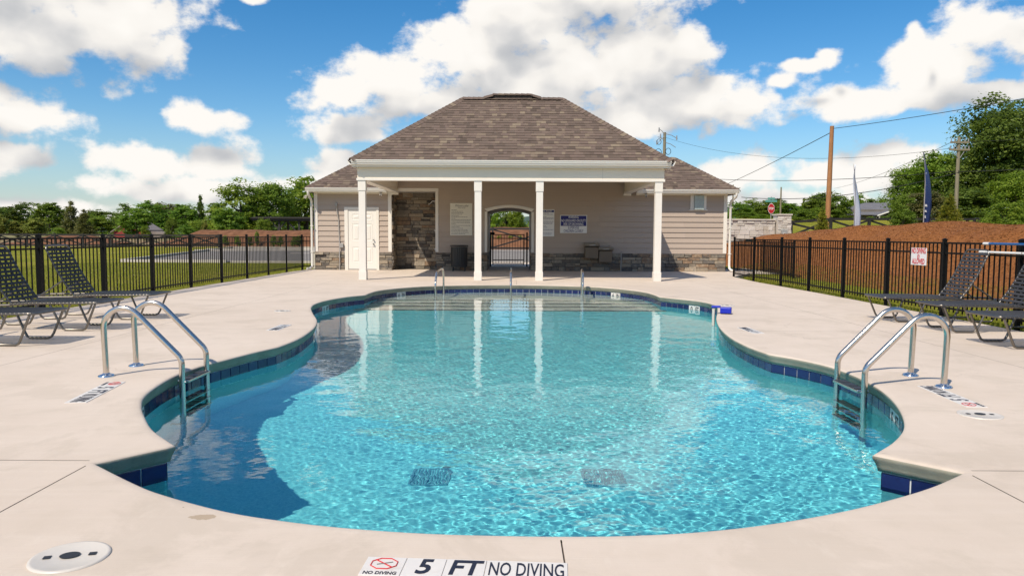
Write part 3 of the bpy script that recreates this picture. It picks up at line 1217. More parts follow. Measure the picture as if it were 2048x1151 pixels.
def shingle_plane(name, parent, e0, e1, r0, r1, seed, expo=0.143, stuff=True):
    """e0->e1 eave, r0->r1 ridge (left, right seen from outside); rows of overlapping tabs as real geometry"""
    rr = random.Random(seed)
    e0, e1, r0, r1 = map(Vector, (e0, e1, r0, r1))
    ux = (e1 - e0).normalized()
    nrm = ux.cross(r0 - e0)
    up = nrm.cross(ux).normalized()
    nrm.normalize()
    if nrm.z < 0:
        nrm = -nrm
    H = (r0 - e0).dot(up)
    a0, a1 = 0.0, (e1 - e0).length
    b0, b1 = (r0 - e0).dot(ux), (r1 - e0).dot(ux)
    V, F, tone = [], [], []
    rows = int(H / expo + 0.999)
    for k in range(rows):
        h0 = k * expo
        h1 = min(H, (k + 1) * expo + 0.03)
        f0, f1 = h0 / H, h1 / H
        L0, L1 = a0 + (b0 - a0) * f0, a0 + (b0 - a0) * f1
        R0, R1 = a1 + (b1 - a1) * f0, a1 + (b1 - a1) * f1
        x = L0 - rr.uniform(0, 0.2)
        while x < R0:
            w = rr.choice((0.09, 0.12, 0.15, 0.18, 0.24))
            xa, xb = max(x, L0), min(x + w, R0)
            if xb - xa > 0.005:
                th = rr.choice((0.010, 0.016, 0.018))
                ta, tb = max(xa, L1 if xa <= L0 + 1e-6 else min(xa, R1)), min(xb, R1 if xb >= R0 - 1e-6 else max(xb, L1))
                ta = max(xa, L1) if L1 > L0 else xa
                tb = min(xb, R1) if R1 < R0 else xb
                if tb < ta:
                    ta = tb = (ta + tb) / 2
                o = len(V)
                def pt(u, h, d):
                    return tuple(e0 + ux * u + up * h + nrm * d)
                V += [pt(xa, h0, th), pt(xb, h0, th), pt(tb, h1, 0.002), pt(ta, h1, 0.002),
                      pt(xa, h0, -0.004), pt(xb, h0, -0.004)]
                F += [(o, o + 1, o + 2, o + 3), (o + 4, o + 5, o + 1, o)]
                t = min(1, max(0, rr.gauss(0.5, 0.22)))
                tone += [t, t * 0.5]
            x += w
    me = np_mesh(name, V, F, 'shingle', tone)
    o = place(name, me, parent)
    if stuff:
        o['kind'] = 'stuff'
    return o


def hip_caps(parent, p0, p1, seed=3, width=0.15, name='hip_cap', down=None):
    """overlapping bent cap shingles up a hip or along a ridge"""
    p0, p1 = Vector(p0), Vector(p1)
    d = (p1 - p0)
    L = d.length
    d.normalize()
    side = d.cross(Vector((0, 0, 1))).normalized()
    up = side.cross(d).normalized()
    rr = random.Random(seed)
    n = int(L / 0.15)
    V, F, tone = [], [], []
    drop = 0.62 if down is None else down
    for k in range(n):
        a = p0 + d * (L * k / n)
        b = p0 + d * min(L, L * (k + 1) / n + 0.03)
        o = len(V)
        for q, h in ((a, 0.045), (b, 0.030)):
            V += [tuple(q + side * -width + up * (h - width * drop)), tuple(q + up * h), tuple(q + side * width + up * (h - width * drop))]
        for q in (a,):
            V += [tuple(q + side * -width + up * (0.02 - width * drop)), tuple(q + up * 0.02), tuple(q + side * width + up * (0.02 - width * drop))]
        F += [(o, o + 1, o + 4, o + 3), (o + 1, o + 2, o + 5, o + 4), (o + 6, o + 7, o + 1, o), (o + 7, o + 8, o + 2, o + 1)]
        t = min(1, max(0, rr.gauss(0.55, 0.2)))
        tone += [t, t, 0.2, 0.2]
    return place(name, np_mesh(name, V, F, 'shingle', tone), parent)


GUT = [(0.0, 0.0), (0.075, 0.0), (0.085, 0.03), (0.105, 0.055), (0.11, 0.085), (0.125, 0.10), (0.125, 0.125), (0.118, 0.125), (0.118, 0.108), (0.1, 0.09), (0.012, 0.09), (0.0, 0.125)]


def gutter(parent, p0, p1, nout):
    """K-profile gutter from p0 to p1, lip towards nout"""
    p0, p1, n = Vector(p0), Vector(p1), Vector(nout)
    k = len(GUT)
    V = [tuple(p + n * o + Vector((0, 0, z))) for p in (p0, p1) for o, z in GUT]
    mb = MB()
    mb.add(V, [(i, (i + 1) % k, k + (i + 1) % k, k + i) for i in range(k)])
    mb.add(V[:8] + [], [tuple(range(8))])
    mb.add(V[k:k + 8], [tuple(range(8))[::-1]])
    return mb.build('gutter', 'gutter_white', parent)


def build_house():
    H = thing('pool_house', 'taupe lap-sided pool house with hipped shingle roof and columned porch', 'building', (0, YW, 0))
    inv = Vector((0, -YW, 0))

    def P(o):
        """parent an object already placed in world space"""
        o.parent = H
        o.matrix_parent_inverse = Matrix.Translation(inv)
        return o

    class HP:  # a parent proxy: parts are built in world coordinates
        pass
    XL, XR = -6.83, 7.42
    NL, NR = -4.16, -2.62          # shower niche
    AL, AR = -0.86, 0.67           # breezeway
    YB = 29.3

    def part(mb, name, m, parent=None):
        o = mb.build(name, m)
        if parent is None:
            P(o)
        else:
            o.parent = parent
        return o

    # masonry / framing backing
    w = MB()
    w.box(XL, NL - 0.05, YW + 0.015, YB, -0.1, 2.76)
    w.box(NL - 0.05, NR + 0.05, YW + 0.95, YB, -0.1, 3.06)
    w.box(NR + 0.05, AL - 0.015, YW + 0.015, YB, -0.1, 3.06)
    w.box(AR + 0.015, 4.13, YW + 0.015, YB, -0.1, 3.06)
    w.box(4.13, XR, YW + 0.0155, YB, -0.1, 2.76)
    w.box(NL - 0.05, NR + 0.05, YW + 0.015, YW + 0.95, 2.76, 3.06)
    part(w, 'wall', 'backing')
    arch = [(AL - 0.015, 3.06), (AL - 0.015, 2.03)]
    cx, hw = (AL + AR) / 2, (AR - AL) / 2 + 0.015
    for k in range(17):
        t = -1 + 2 * k / 16
        arch.append((cx + hw * t, 2.035 + 0.135 * (1 - t * t)))
    arch += [(AR + 0.015, 2.03), (AR + 0.015, 3.06)]
    part(MB().prism(arch, 'y', YW + 0.016, YB), 'arch_wall', 'backing')
    # breezeway side linings
    for s, x in ((1, AL), (-1, AR)):
        part(MB().box(x - 0.012 if s > 0 else x, x if s > 0 else x + 0.012, YW + 0.10, YB - 0.1, STONE_TOP, 2.03), 'passage_lining', 'siding')

    # lap siding, one plank at a time
    expo = 0.1805
    plank = MB()
    plank.add([(0, -0.017, 0), (1, -0.017, 0), (1, 0.0105, 1), (0, 0.0105, 1), (0, 0.013, 0), (1, 0.013, 0), (1, 0.013, 1), (0, 0.013, 1)],
              [(0, 1, 2, 3), (1, 0, 4, 5), (3, 2, 6, 7), (0, 3, 7, 4), (1, 5, 6, 2)])
    pm = plank.mesh('siding_plank', 'siding')

    def planks(x0, x1, z):
        """one course split at butt joints"""
        if x1 - x0 < 0.02:
            return
        cuts = [x0]
        while x1 - cuts[-1] > 4.2:
            cuts.append(cuts[-1] + rnd.uniform(2.2, 3.6))
        if len(cuts) > 1 and x1 - cuts[-1] < 0.4:
            cuts.pop()
        cuts.append(x1)
        for a, b in zip(cuts, cuts[1:]):
            P(place('siding_plank', pm, None, (a + 0.001, YW, z), None, (b - a - 0.002, 1, expo + 0.012)))
    z = STONE_TOP + 0.015
    r = 0
    while z < 3.02:
        zc = z + expo / 2
        hi = z + expo
        spans = []
        if zc < 2.62:
            spans.append((XL + 0.11, -5.80))
            spans.append((-4.60, NL - 0.13))
            if zc > 2.12:
                spans = [(XL + 0.11, NL - 0.13)]
            elif zc > 2.05:
                spans = [(XL + 0.11, NL - 0.13)]
        if zc > 2.83:
            mid = [(-4.1, 4.06)]
        elif zc > 2.28:
            mid = [(NR + 0.075, XR - 0.11)] if zc < 2.62 else [(NR + 0.075, 4.06)]
        else:
            mid = [(NR + 0.075, AL - 0.085), (AR + 0.085, XR - 0.11)]
        for a, b in spans + mid:
            planks(a, b, z)
        z += expo
        r += 1
    # courses that meet the arch above its springing
    # stone wainscot
    for i, (a, b) in enumerate(((XL, -5.80), (-4.60, NL), (NR, AL), (AR, XR))):
        mo = part(MB().box(a, b, YW + 0.006, YW + 0.0145, 0, STONE_TOP), 'mortar', 'mortar')
        stone_field_world(H, inv, (a, YW + 0.01), (1, 0), b - a, 0.0, STONE_TOP, seed=20 + i)
        part(MB().box(a, b, YW - 0.03, YW + 0.01, STONE_TOP - 0.004, STONE_TOP + 0.018), 'water_table', 'siding')
    # breezeway stone returns
    stone_field_world(H, inv, (AL - 0.01, YW + 0.02), (0, 1), 1.2, 0, STONE_TOP, seed=31, depth=0.04)
    stone_field_world(H, inv, (AR + 0.01, YW + 1.22), (0, -1), 1.2, 0, STONE_TOP, seed=32, depth=0.04)
    # shower niche: back and sides
    part(MB().box(NL - 0.05, NR + 0.05, YW + 0.94, YW + 0.949, 0, 2.76), 'mortar', 'mortar')
    part(MB().box(NL - 0.05, NL - 0.01, YW + 0.02, YW + 0.94, 0, 2.76), 'mortar', 'mortar')
    part(MB().box(NR + 0.01, NR + 0.05, YW + 0.02, YW + 0.94, 0, 2.76), 'mortar', 'mortar')
    stone_field_world(H, inv, (NL, YW + 0.94), (1, 0), NR - NL, 0, 2.72, seed=41, rows=(0.085, 0.16), widths=(0.22, 0.55))
    stone_field_world(H, inv, (NL - 0.01, YW + 0.0), (0, 1), 0.92, 0, 2.72, seed=42, rows=(0.085, 0.16), widths=(0.2, 0.5))
    stone_field_world(H, inv, (NR + 0.01, YW + 0.92), (0, -1), 0.92, 0, 2.72, seed=43, rows=(0.085, 0.16), widths=(0.3, 0.6))
    # white trim round niche, arch, corners
    t = 0.022
    part(MB().box(NL - 0.125, NL - 0.005, YW - t, YW + 0.014, STONE_TOP + 0.02, 3.05), 'corner_board', 'white_trim')
    part(MB().box(NL - 0.003, NR + 0.075, YW - t, YW + 0.014, 2.72, 2.825), 'niche_header', 'white_trim')
    part(MB().box(NR - 0.03, NR + 0.073, YW - t - 0.003, YW + 0.014, STONE_TOP + 0.02, 2.718), 'niche_casing', 'white_trim')
    part(MB().box(NL, NR, YW + 0.03, YW + 0.93, 2.72, 2.74), 'niche_ceiling', 'porch_ceiling')
    at = MB()
    prev = None
    for k in range(25):
        tt = -1 + 2 * k / 24
        zi = 2.035 + 0.135 * (1 - tt * tt)
        xi = cx + (hw - 0.015) * tt
        nx_, nz_ = 0.18 * tt, 1.0
        q = [(xi, YW - t, zi), (xi + nx_ * 0.1 + 0.085 * tt * abs(tt) ** 3, YW - t, zi + 0.095), (xi + nx_ * 0.1 + 0.085 * tt * abs(tt) ** 3, YW + 0.1, zi + 0.095), (xi, YW + 0.1, zi)]
        if prev:
            at.add(prev + q, [(0, 4, 5, 1), (1, 5, 6, 2), (3, 2, 6, 7), (0, 3, 7, 4)])
        prev = q
    at.box(AL - 0.085, AL, YW - t, YW + 0.1, STONE_TOP + 0.02, 2.0355)
    at.box(AR, AR + 0.085, YW - t, YW + 0.1, STONE_TOP + 0.02, 2.0355)
    part(at, 'arch_casing', 'white_trim')
    # small siding infill over the arch haunches
    infill = [(AL - 0.086, 2.28), (AL - 0.086, 2.07)]
    for k in range(13):
        tt = -1 + 2 * k / 12
        infill.append((cx + hw * tt, 2.06 + 0.135 * (1 - tt * tt)))
    infill += [(AR + 0.086, 2.07), (AR + 0.086, 2.28)]
    part(MB().prism(infill, 'y', YW + 0.002, YW + 0.014), 'siding_infill', 'siding')
    part(MB().box(XL - 0.012, XL + 0.11, YW - t, YW + 0.05, STONE_TOP + 0.02, 2.62), 'corner_board', 'white_trim')
    part(MB().box(XR - 0.11, XR + 0.012, YW - t, YW + 0.05, STONE_TOP + 0.02, 2.62), 'corner_board', 'white_trim')
    for x0, x1 in ((XL - 0.012, -4.30), (4.28, XR + 0.012)):
        part(MB().box(x0, x1, YW - 0.02, YW + 0.014, 2.62, 2.70), 'frieze_board', 'white_trim')
        part(MB().box(x0 - (0.13 if x0 < 0 else 0), x1 + (0.2 if x1 > 5 else 0), YW - 0.36, YW + 0.02, 2.70, 2.72), 'soffit', 'white_trim')

    # door
    d = MB()
    d.bbox(-5.67, -4.70, YW - 0.005, YW + 0.03, 0.03, 2.06, 0.002)
    D = part(d, 'door', 'white_paint')
    for x0, x1 in ((-5.53, -5.26), (-5.11, -4.84)):
        for z0, z1 in ((0.25, 0.80), (1.00, 1.60), (1.72, 1.93)):
            pn = MB()
            # recessed moulding with a raised field
            V = []
            for ins, y in ((0, -0.0055), (0.018, 0.006), (0.045, 0.006), (0.075, -0.004)):
                V += [(x0 + ins, YW + y, z0 + ins), (x1 - ins, YW + y, z0 + ins), (x1 - ins, YW + y, z1 - ins), (x0 + ins, YW + y, z1 - ins)]
            F = [(4 * a + i, 4 * a + (i + 1) % 4, 4 * a + 4 + (i + 1) % 4, 4 * a + 4 + i) for a in range(3) for i in range(4)] + [(12, 13, 14, 15)]
            V = [(vx, vy - 0.006 if i < 4 else vy - 0.010, vz) for i, (vx, vy, vz) in enumerate(V)]
            pn.add(V, F)
            o = pn.build('panel', 'white_paint')
            o.parent = D
            o.matrix_parent_inverse = Matrix.Identity(4)
    for z, rr_, nm in ((1.045, 0.028, 'deadbolt'), (0.90, 0.033, 'knob')):
        k = MB()
        k.tube([(-4.79, YW - 0.005, z), (-4.79, YW - 0.02, z), (-4.79, YW - 0.03, z), (-4.79, YW - 0.06, z), (-4.79, YW - 0.075, z)], [rr_, rr_, rr_ * 0.4, rr_ * 0.95, rr_ * 0.6], 14)
        k.build(nm, 'chrome', D)
    MB().box(-4.83, -4.76, YW - 0.009, YW - 0.004, 0.80, 0.82).build('door_plate', 'conduit', D)
    fr = MB()
    fr.box(-5.795, -5.675, YW - 0.028, YW + 0.02, 0, 2.165)
    fr.box(-4.695, -4.605, YW - 0.028, YW + 0.02, 0, 2.165)
    fr.box(-5.672, -4.698, YW - 0.028, YW + 0.02, 2.065, 2.165)
    part(fr, 'door_frame', 'white_trim')
    part(MB().box(-5.67, -4.70, YW - 0.06, YW + 0.02, 0.0, 0.025), 'door_sill', 'conduit')

    # high vent window of glass block on the right wing
    wn = part(MB().box(6.28, 6.60, YW - 0.11, YW - 0.01, 2.14, 2.62), 'window', 'glass_block')
    MB().box(6.15, 6.275, YW - 0.04, YW + 0.0, 2.15, 2.618).build('frame', 'white_trim', wn)
    MB().box(6.605, 6.70, YW - 0.04, YW + 0.0, 2.15, 2.618).build('frame', 'white_trim', wn)
    MB().box(6.12, 6.74, YW - 0.055, YW - 0.001, 2.105, 2.138).build('sill', 'white_trim', wn)
    for zz in (2.30, 2.46):
        MB().box(6.28, 6.60, YW - 0.113, YW - 0.1105, zz, zz + 0.008).build('joint', 'conduit', wn)

    # ---- porch: columns, beam, ceiling
    YC = 20.1
    for x in (-4.04, -0.92, 0.74, 3.94):
        c = MB()
        c.bbox(x - 0.09, x + 0.09, YC - 0.09, YC + 0.09, 0.24, 2.40, 0.004)
        co = part(c, 'column', 'white_trim')
        b = MB()
        b.bbox(x - 0.104, x + 0.104, YC - 0.104, YC + 0.104, 0.0, 0.235, 0.006)
        b.prism([(x - 0.1035, 0.2345), (x + 0.1035, 0.2345), (x + 0.091, 0.252), (x - 0.091, 0.252)], 'y', YC - 0.1, YC + 0.1)
        b.build('column_base', 'white_trim', co)
        k = MB()
        k.bbox(x - 0.104, x + 0.104, YC - 0.104, YC + 0.104, 2.40, 2.672, 0.005)
        k.build('column_cap', 'white_trim', co)
    bl, br = -4.155, 4.075
    part(MB().box(bl, br, YC - 0.10, YC + 0.10, 2.735, 3.075), 'beam', 'frieze')
    part(MB().box(bl - 0.02, br + 0.02, YC - 0.125, YC + 0.125, 2.674, 2.734), 'beam_trim', 'white_trim')
    part(MB().box(2.42, 2.424, YC - 0.102, YC - 0.099, 2.735, 3.075), 'panel_joint', 'conduit')
    for x in (-4.05, 3.97):
        part(MB().box(x - 0.10, x + 0.10, YC + 0.105, YW - 0.012, 2.735, 3.075), 'side_beam', 'frieze')
        part(MB().box(x - 0.12, x + 0.12, YC + 0.13, YW - 0.012, 2.676, 2.734), 'side_beam_trim', 'white_trim')
        part(MB().box(x - 0.13, x + 0.13, YW - 0.05, YW - 0.001, 2.60, 2.672), 'beam_bracket', 'white_trim')
    part(MB().box(-4.3, 4.22, 19.87, YW + 0.3, 3.078, 3.10), 'porch_ceiling', 'porch_ceiling')
    # soffit vent strip
    sv = MB()
    for k in range(118):
        x = -4.0 + k * 0.0675
        sv.box(x, x + 0.022, 19.90, 19.94, 3.0745, 3.0775)
    part(sv, 'soffit_vent', 'conduit')
    # gutter boards and gutters, main roof
    EZ = 3.10
    part(MB().box(-4.25, 4.19, 19.86, 19.88, 3.02, 3.205), 'fascia', 'white_trim')
    part(MB().box(-4.27, -4.25, 19.86, 25.3, 3.02, 3.205), 'fascia', 'white_trim')
    part(MB().box(4.19, 4.21, 19.86, 25.3, 3.02, 3.205), 'fascia', 'white_trim')
    P(gutter(None, (-4.27, 19.86, 3.075), (4.21, 19.86, 3.075), (0, -1, 0)))
    P(gutter(None, (-4.27, 25.2, 3.075), (-4.27, 19.82, 3.075), (-1, 0, 0)))
    P(gutter(None, (4.21, 19.82, 3.075), (4.21, 25.2, 3.075), (1, 0, 0)))

    # main roof
    e = [(-4.30, 19.78, 3.205), (4.24, 19.78, 3.205), (4.24, 25.65, 3.205), (-4.30, 25.65, 3.205)]
    rl, rrg = (-1.50, 22.62, 5.33), (1.50, 22.62, 5.33)
    V = e + [rl, rrg]
    deckm = MB()
    low = [(x, y, z - 0.03) for x, y, z in V]
    deckm.add(low, [(0, 1, 5, 4), (1, 2, 5), (2, 3, 4, 5), (3, 0, 4), (3, 2, 1, 0)])
    RF = part(deckm, 'roof', 'backing')
    shingle_plane('shingles', RF, e[0], e[1], rl, rrg, 1)
    shingle_plane('shingles', RF, e[1], e[2], rrg, rrg, 2)
    shingle_plane('shingles', RF, e[2], e[3], rrg, rl, 3)
    shingle_plane('shingles', RF, e[3], e[0], rl, rl, 4)
    hip_caps(RF, e[0], rl, 5)
    hip_caps(RF, e[1], rrg, 6)
    hip_caps(RF, e[2], rrg, 15)
    hip_caps(RF, e[3], rl, 16)
    hip_caps(RF, rl, rrg, 7, name='ridge_cap')
    rv = MB()
    rv.prism([(-0.60, 5.28), (-0.57, 5.435), (0.56, 5.435), (0.60, 5.28)], 'y', 22.51, 22.73)
    rvo = rv.build('ridge_vent', 'vent_brown', RF)
    hip_caps(RF, (-0.60, 22.62, 5.437), (0.59, 22.62, 5.439), 8, width=0.15, name='ridge_cap', down=0.50)
    hip_caps(RF, (-0.86, 22.62, 5.345), (-0.58, 22.62, 5.435), 9, width=0.15, name='ridge_cap', down=0.62)
    hip_caps(RF, (0.85, 22.62, 5.345), (0.57, 22.62, 5.437), 10, width=0.15, name='ridge_cap', down=0.62)

    # wing roof behind
    ye, yb, ym = 25.32, 29.68, 27.5
    e = [(-7.02, ye, 2.80), (7.70, ye, 2.80), (7.70, yb, 2.80), (-7.02, yb, 2.80)]
    rl, rrg = (-5.32, ym, 4.08), (5.98, ym, 4.08)
    wm = MB()
    zc_ = 3.16
    yc_ = ye + (ym - ye) * (zc_ - 2.80) / (4.08 - 2.80)
    cl, cr = -4.28, 4.22
    def lowr(p):
        return (p[0], p[1], p[2] - 0.03)
    la, lb_, lc = (cl, ye, 2.80), (cl, ym, 4.08), (cl, yc_, zc_)
    ra, rb, rc = (cr, ye, 2.80), (cr, ym, 4.08), (cr, yc_, zc_)
    for quad in ((e[0], la, lb_, rl), (lc, rc, rb, lb_), (ra, e[1], rrg, rb), (e[1], e[2], rrg), (e[2], e[3], rl, rrg), (e[3], e[0], rl)):
        wm.add([lowr(p) for p in quad], [tuple(range(len(quad)))])
    WF = part(wm, 'wing_roof', 'backing')
    shingle_plane('shingles', WF, e[0], la, rl, lb_, 11)
    shingle_plane('shingles', WF, lc, rc, lb_, rb, 18)
    shingle_plane('shingles', WF, ra, e[1], rb, rrg, 19)
    shingle_plane('shingles', WF, e[1], e[2], rrg, rrg, 12)
    shingle_plane('shingles', WF, e[2], e[3], rrg, rl, 13)
    shingle_plane('shingles', WF, e[3], e[0], rl, rl, 14)
    hip_caps(WF, e[0], rl, 15)
    hip_caps(WF, e[1], rrg, 16)
    hip_caps(WF, rl, rrg, 17, name='ridge_cap')
    for x0, x1 in ((-6.98, -4.28), (4.24, 7.66)):
        part(MB().box(x0, x1, 25.34, 25.36, 2.65, 2.795), 'fascia', 'white_trim')
        P(gutter(None, (x0 - 0.04 if x0 < 0 else x0, 25.34, 2.672), (x1 if x0 < 0 else x1 + 0.04, 25.34, 2.672), (0, -1, 0)))
    part(MB().box(-7.0, -6.98, 25.34, 29.6, 2.65, 2.795), 'fascia', 'white_trim')
    part(MB().box(7.66, 7.68, 25.34, 29.6, 2.65, 2.795), 'fascia', 'white_trim')

    # downspouts
    for s, xg, xw in ((-1, -6.93, -6.885), (1, 7.62, 7.50)):
        dsp = MB()
        pts = [(xg, 25.27, 2.68), (xg, 25.27, 2.62), (xg - 0.01 * s, 25.30, 2.56), (xw + s * 0.02, 25.56, 2.42), (xw + s * 0.02, 25.60, 2.34), (xw + s * 0.02, 25.60, 0.22), (xw + s * 0.02, 25.57, 0.12), (xw + s * 0.06, 25.50, 0.06), (xw + s * 0.15, 25.40, 0.045)]
        dsp.tube(pts, 0.042, 8)
        do = part(dsp, 'downspout', 'gutter_white')
        for z in (0.6, 1.5, 2.2):
            MB().box(xw + s * 0.02 - 0.05, xw + s * 0.02 + 0.05, 25.552, 25.66, z, z + 0.025).build('bracket', 'gutter_white', do)
    # conduits
    c = MB()
    c.tube([(-6.06, YW - 0.05, 2.27), (-6.05, YW - 0.05, 2.1), (-5.99, YW - 0.03, 1.7), (-5.97, YW - 0.03, 0.9), (-5.96, YW - 0.075, 0.8), (-5.96, YW - 0.075, 0.0)], 0.018, 8)
    co = part(c, 'conduit', 'conduit')
    MB().bbox(-6.10, -6.02, YW - 0.10, YW - 0.02, 2.20, 2.30, 0.008).build('weatherhead', 'conduit', co)
    MB().bbox(-5.97, -5.83, YW - 0.10, YW - 0.02, 0.77, 0.92, 0.006).build('junction_box', 'conduit', co)
    c = MB()
    c.tube([(3.78, YW - 0.07, 0.0), (3.78, YW - 0.07, 0.58), (3.80, YW - 0.05, 0.66), (3.83, YW - 0.05, 0.68)], 0.016, 8)
    part(c, 'conduit', 'conduit')
    # shower fittings
    s = MB()
    s.tube([(-2.64, YW + 0.42, 2.37), (-2.70, YW + 0.42, 2.40), (-2.80, YW + 0.42, 2.40), (-2.90, YW + 0.42, 2.30)], 0.014, 8)
    s.cyl((-2.885, YW + 0.42, 2.315), (-2.93, YW + 0.42, 2.265), 0.02, 12, 0.045)
    part(s, 'shower_head', 'chrome')
    for z in (1.38, 0.72):
        k = MB()
        k.cyl((-2.64, YW + 0.42, z), (-2.73, YW + 0.42, z), 0.03)
        k.tube([(-2.72, YW + 0.42, z), (-2.74, YW + 0.40, z), (-2.80, YW + 0.36, z - (0.0 if z > 1 else 0.05))], 0.011, 8)
        part(k, 'shower_valve', 'chrome')
    return H


def stone_field_world(H, inv, p0, ux, length, z0, z1, **kw):
    lp = (p0[0] + inv[0], p0[1] + inv[1])
    stone_field(H, lp, ux, length, z0, z1, **kw)


HOUSE = build_house()


# ------------------------------------------------------------------ things on and by the pool house
def flood(loc, label, kind):
    t = thing('security_light', label, 'light', loc)
    if kind == 'twin':
        MB().bbox(-0.05, 0.05, -0.02, 0.0, -0.05, 0.05, 0.006).build('mount', 'white_plastic', t)
        for s in (-1, 1):
            h = MB()
            h.tube([(0.01 * s, -0.02, -0.02), (0.04 * s, -0.05, -0.04), (0.06 * s, -0.10, -0.07), (0.075 * s, -0.16, -0.10)], [0.012, 0.018, 0.045, 0.055], 12)
            h.build('lamp_head', 'white_plastic', t)
    else:
        MB().bbox(-0.06, 0.06, -0.06, 0.0, -0.03, 0.03, 0.006).build('mount', 'white_plastic', t)
        k = MB()
        k.tube([(0, -0.03, -0.02), (0, -0.04, -0.07), (0, -0.06, -0.12)], [0.02, 0.045, 0.045], 12)
        k.build('camera_body', 'white_plastic', t)
        MB().box(-0.012, 0.012, -0.112, -0.10, -0.14, -0.07).build('lens', 'dark_plastic', t)
    return t


flood((-4.47, YW - 0.30, 2.67), 'white security camera under the gutter beside the white door', 'cam')
flood((4.55, YW - 0.30, 2.67), 'white security camera under the gutter near the warning sign', 'cam')
flood((-6.98, YW - 0.18, 2.58), 'twin-headed white floodlight at the house corner by the white door', 'twin')


def word_rows(t, w, rows, x0, dz, top, ink, bar=0.010, seed=2):
    rr = random.Random(seed)
    for k, frac in enumerate(rows):
        if frac <= 0:
            continue
        z = top - k * dz
        x = x0
        m = MB()
        end = x0 + w * frac
        while x < end - 0.01:
            l = rr.uniform(0.02, 0.075)
            l = min(l, end - x)
            m.box(x, x + l, -0.0021, -0.001, z - bar / 2, z + bar / 2)
            x += l + 0.011
        m.build('text_row', ink, t)


def build_signs():
    y = YW - 0.025
    # pool rules board
    t = thing('rules_sign', 'tall cream pool rules board on the taupe wall above the bin', 'sign', (-1.76, y, 1.21))
    MB().bbox(-0.38, 0.38, 0, 0.015, 0, 1.11, 0.003).build('board', 'sign_cream', t)
    place('lettering', text_mesh('Watercolor', 0.115, 'grey_ink', shear=0.35, maxw=0.47), t, (0.02, -0.002, 1.02), WALL_ROT)
    place('lettering', text_mesh('POOL RULES', 0.05, 'grey_ink', maxw=0.25), t, (0.02, -0.002, 0.945), WALL_ROT)
    word_rows(t, 0.68, [0.28, 0.58, 0.62, 0.58, 0.4, 0.82, 0.22, 1.0, 0.95, 0.95, 0.22, 0.98, 0.42, 0.6, 0.82, 0.86, 0.88, 0.7], -0.34, 0.0482, 0.872, 'grey_ink', 0.014)
    # pool risks sign, half hidden by a column
    t = thing('pool_sign', 'narrow white sign with blue header partly behind a porch column', 'sign', (1.16, y, 1.19))
    MB().bbox(-0.30, 0.30, 0, 0.012, 0, 0.93, 0.003).build('board', 'sign_white', t)
    MB().box(-0.285, 0.285, -0.0012, 0.0005, 0.83, 0.905).build('header', 'navy_ink', t)
    place('lettering', text_mesh('POOL RULES', 0.062, 'sign_white', maxw=0.44, bold=0.001), t, (0.0, -0.002, 0.866), WALL_ROT)
    word_rows(t, 0.54, [0.7, 0.95, 0, 0.55, 1, 1, 0, 1, 0.95, 0.95, 0, 0.55, 0.6, 0.35, 1, 0, 0, 0.9, 0.85, 0.3], -0.27, 0.0405, 0.80, 'navy_ink', 0.011)
    # warning sign
    t = thing('warning_sign', 'white and navy warning sign reading no lifeguard on duty', 'sign', (2.125, y, 1.31))
    MB().bbox(-0.465, 0.465, 0, 0.014, 0, 0.62, 0.003).build('board', 'sign_white', t)
    MB().box(-0.442, 0.442, -0.0012, 0.0005, 0.245, 0.598).build('header', 'navy_ink', t)
    for s, z, w, ink in (('WARNING', 0.545, 0.36, 'sign_white'), ('NO LIFEGUARD ON DUTY', 0.425, 0.85, 'sign_white'), ('RISK OF DROWNING', 0.305, 0.68, 'sign_white'),
                         ('SUPERVISE', 0.183, 0.38, 'navy_ink'), ('CHILDREN CLOSELY', 0.072, 0.68, 'navy_ink')):
        place('lettering', text_mesh(s, 0.125, ink, maxw=w, bold=0.0010), t, (0, -0.002, z), WALL_ROT)
    # fence sign, faces the pool (-X)
    t = thing('fence_sign', 'white and red no diving allowed sign wired to the black fence', 'sign', (6.865, 12.50, 0.76), R(-90))
    MB().bbox(-0.235, 0.235, 0, 0.008, 0, 0.29, 0.002).build('board', 'sign_white', t)
    place('lettering', text_mesh('NO DIVING', 0.125, 'red_ink', maxw=0.43, bold=0.003), t, (0.0, -0.002, 0.235), WALL_ROT)
    place('lettering', text_mesh('ALLOWED', 0.125, 'red_ink', maxw=0.38, bold=0.003), t, (0.0, -0.002, 0.06), WALL_ROT)
    rg = MB()
    rg.tube([(0.032 * math.cos(a), -0.003, 0.147 + 0.032 * math.sin(a)) for a in np.linspace(0, 2 * math.pi, 17)[:-1]], 0.0035, 6, closed=True)
    rg.tube([(-0.022, -0.003, 0.125), (0.022, -0.003, 0.169)], 0.003, 6)
    rg.build('emblem', 'red_ink', t)


build_signs()


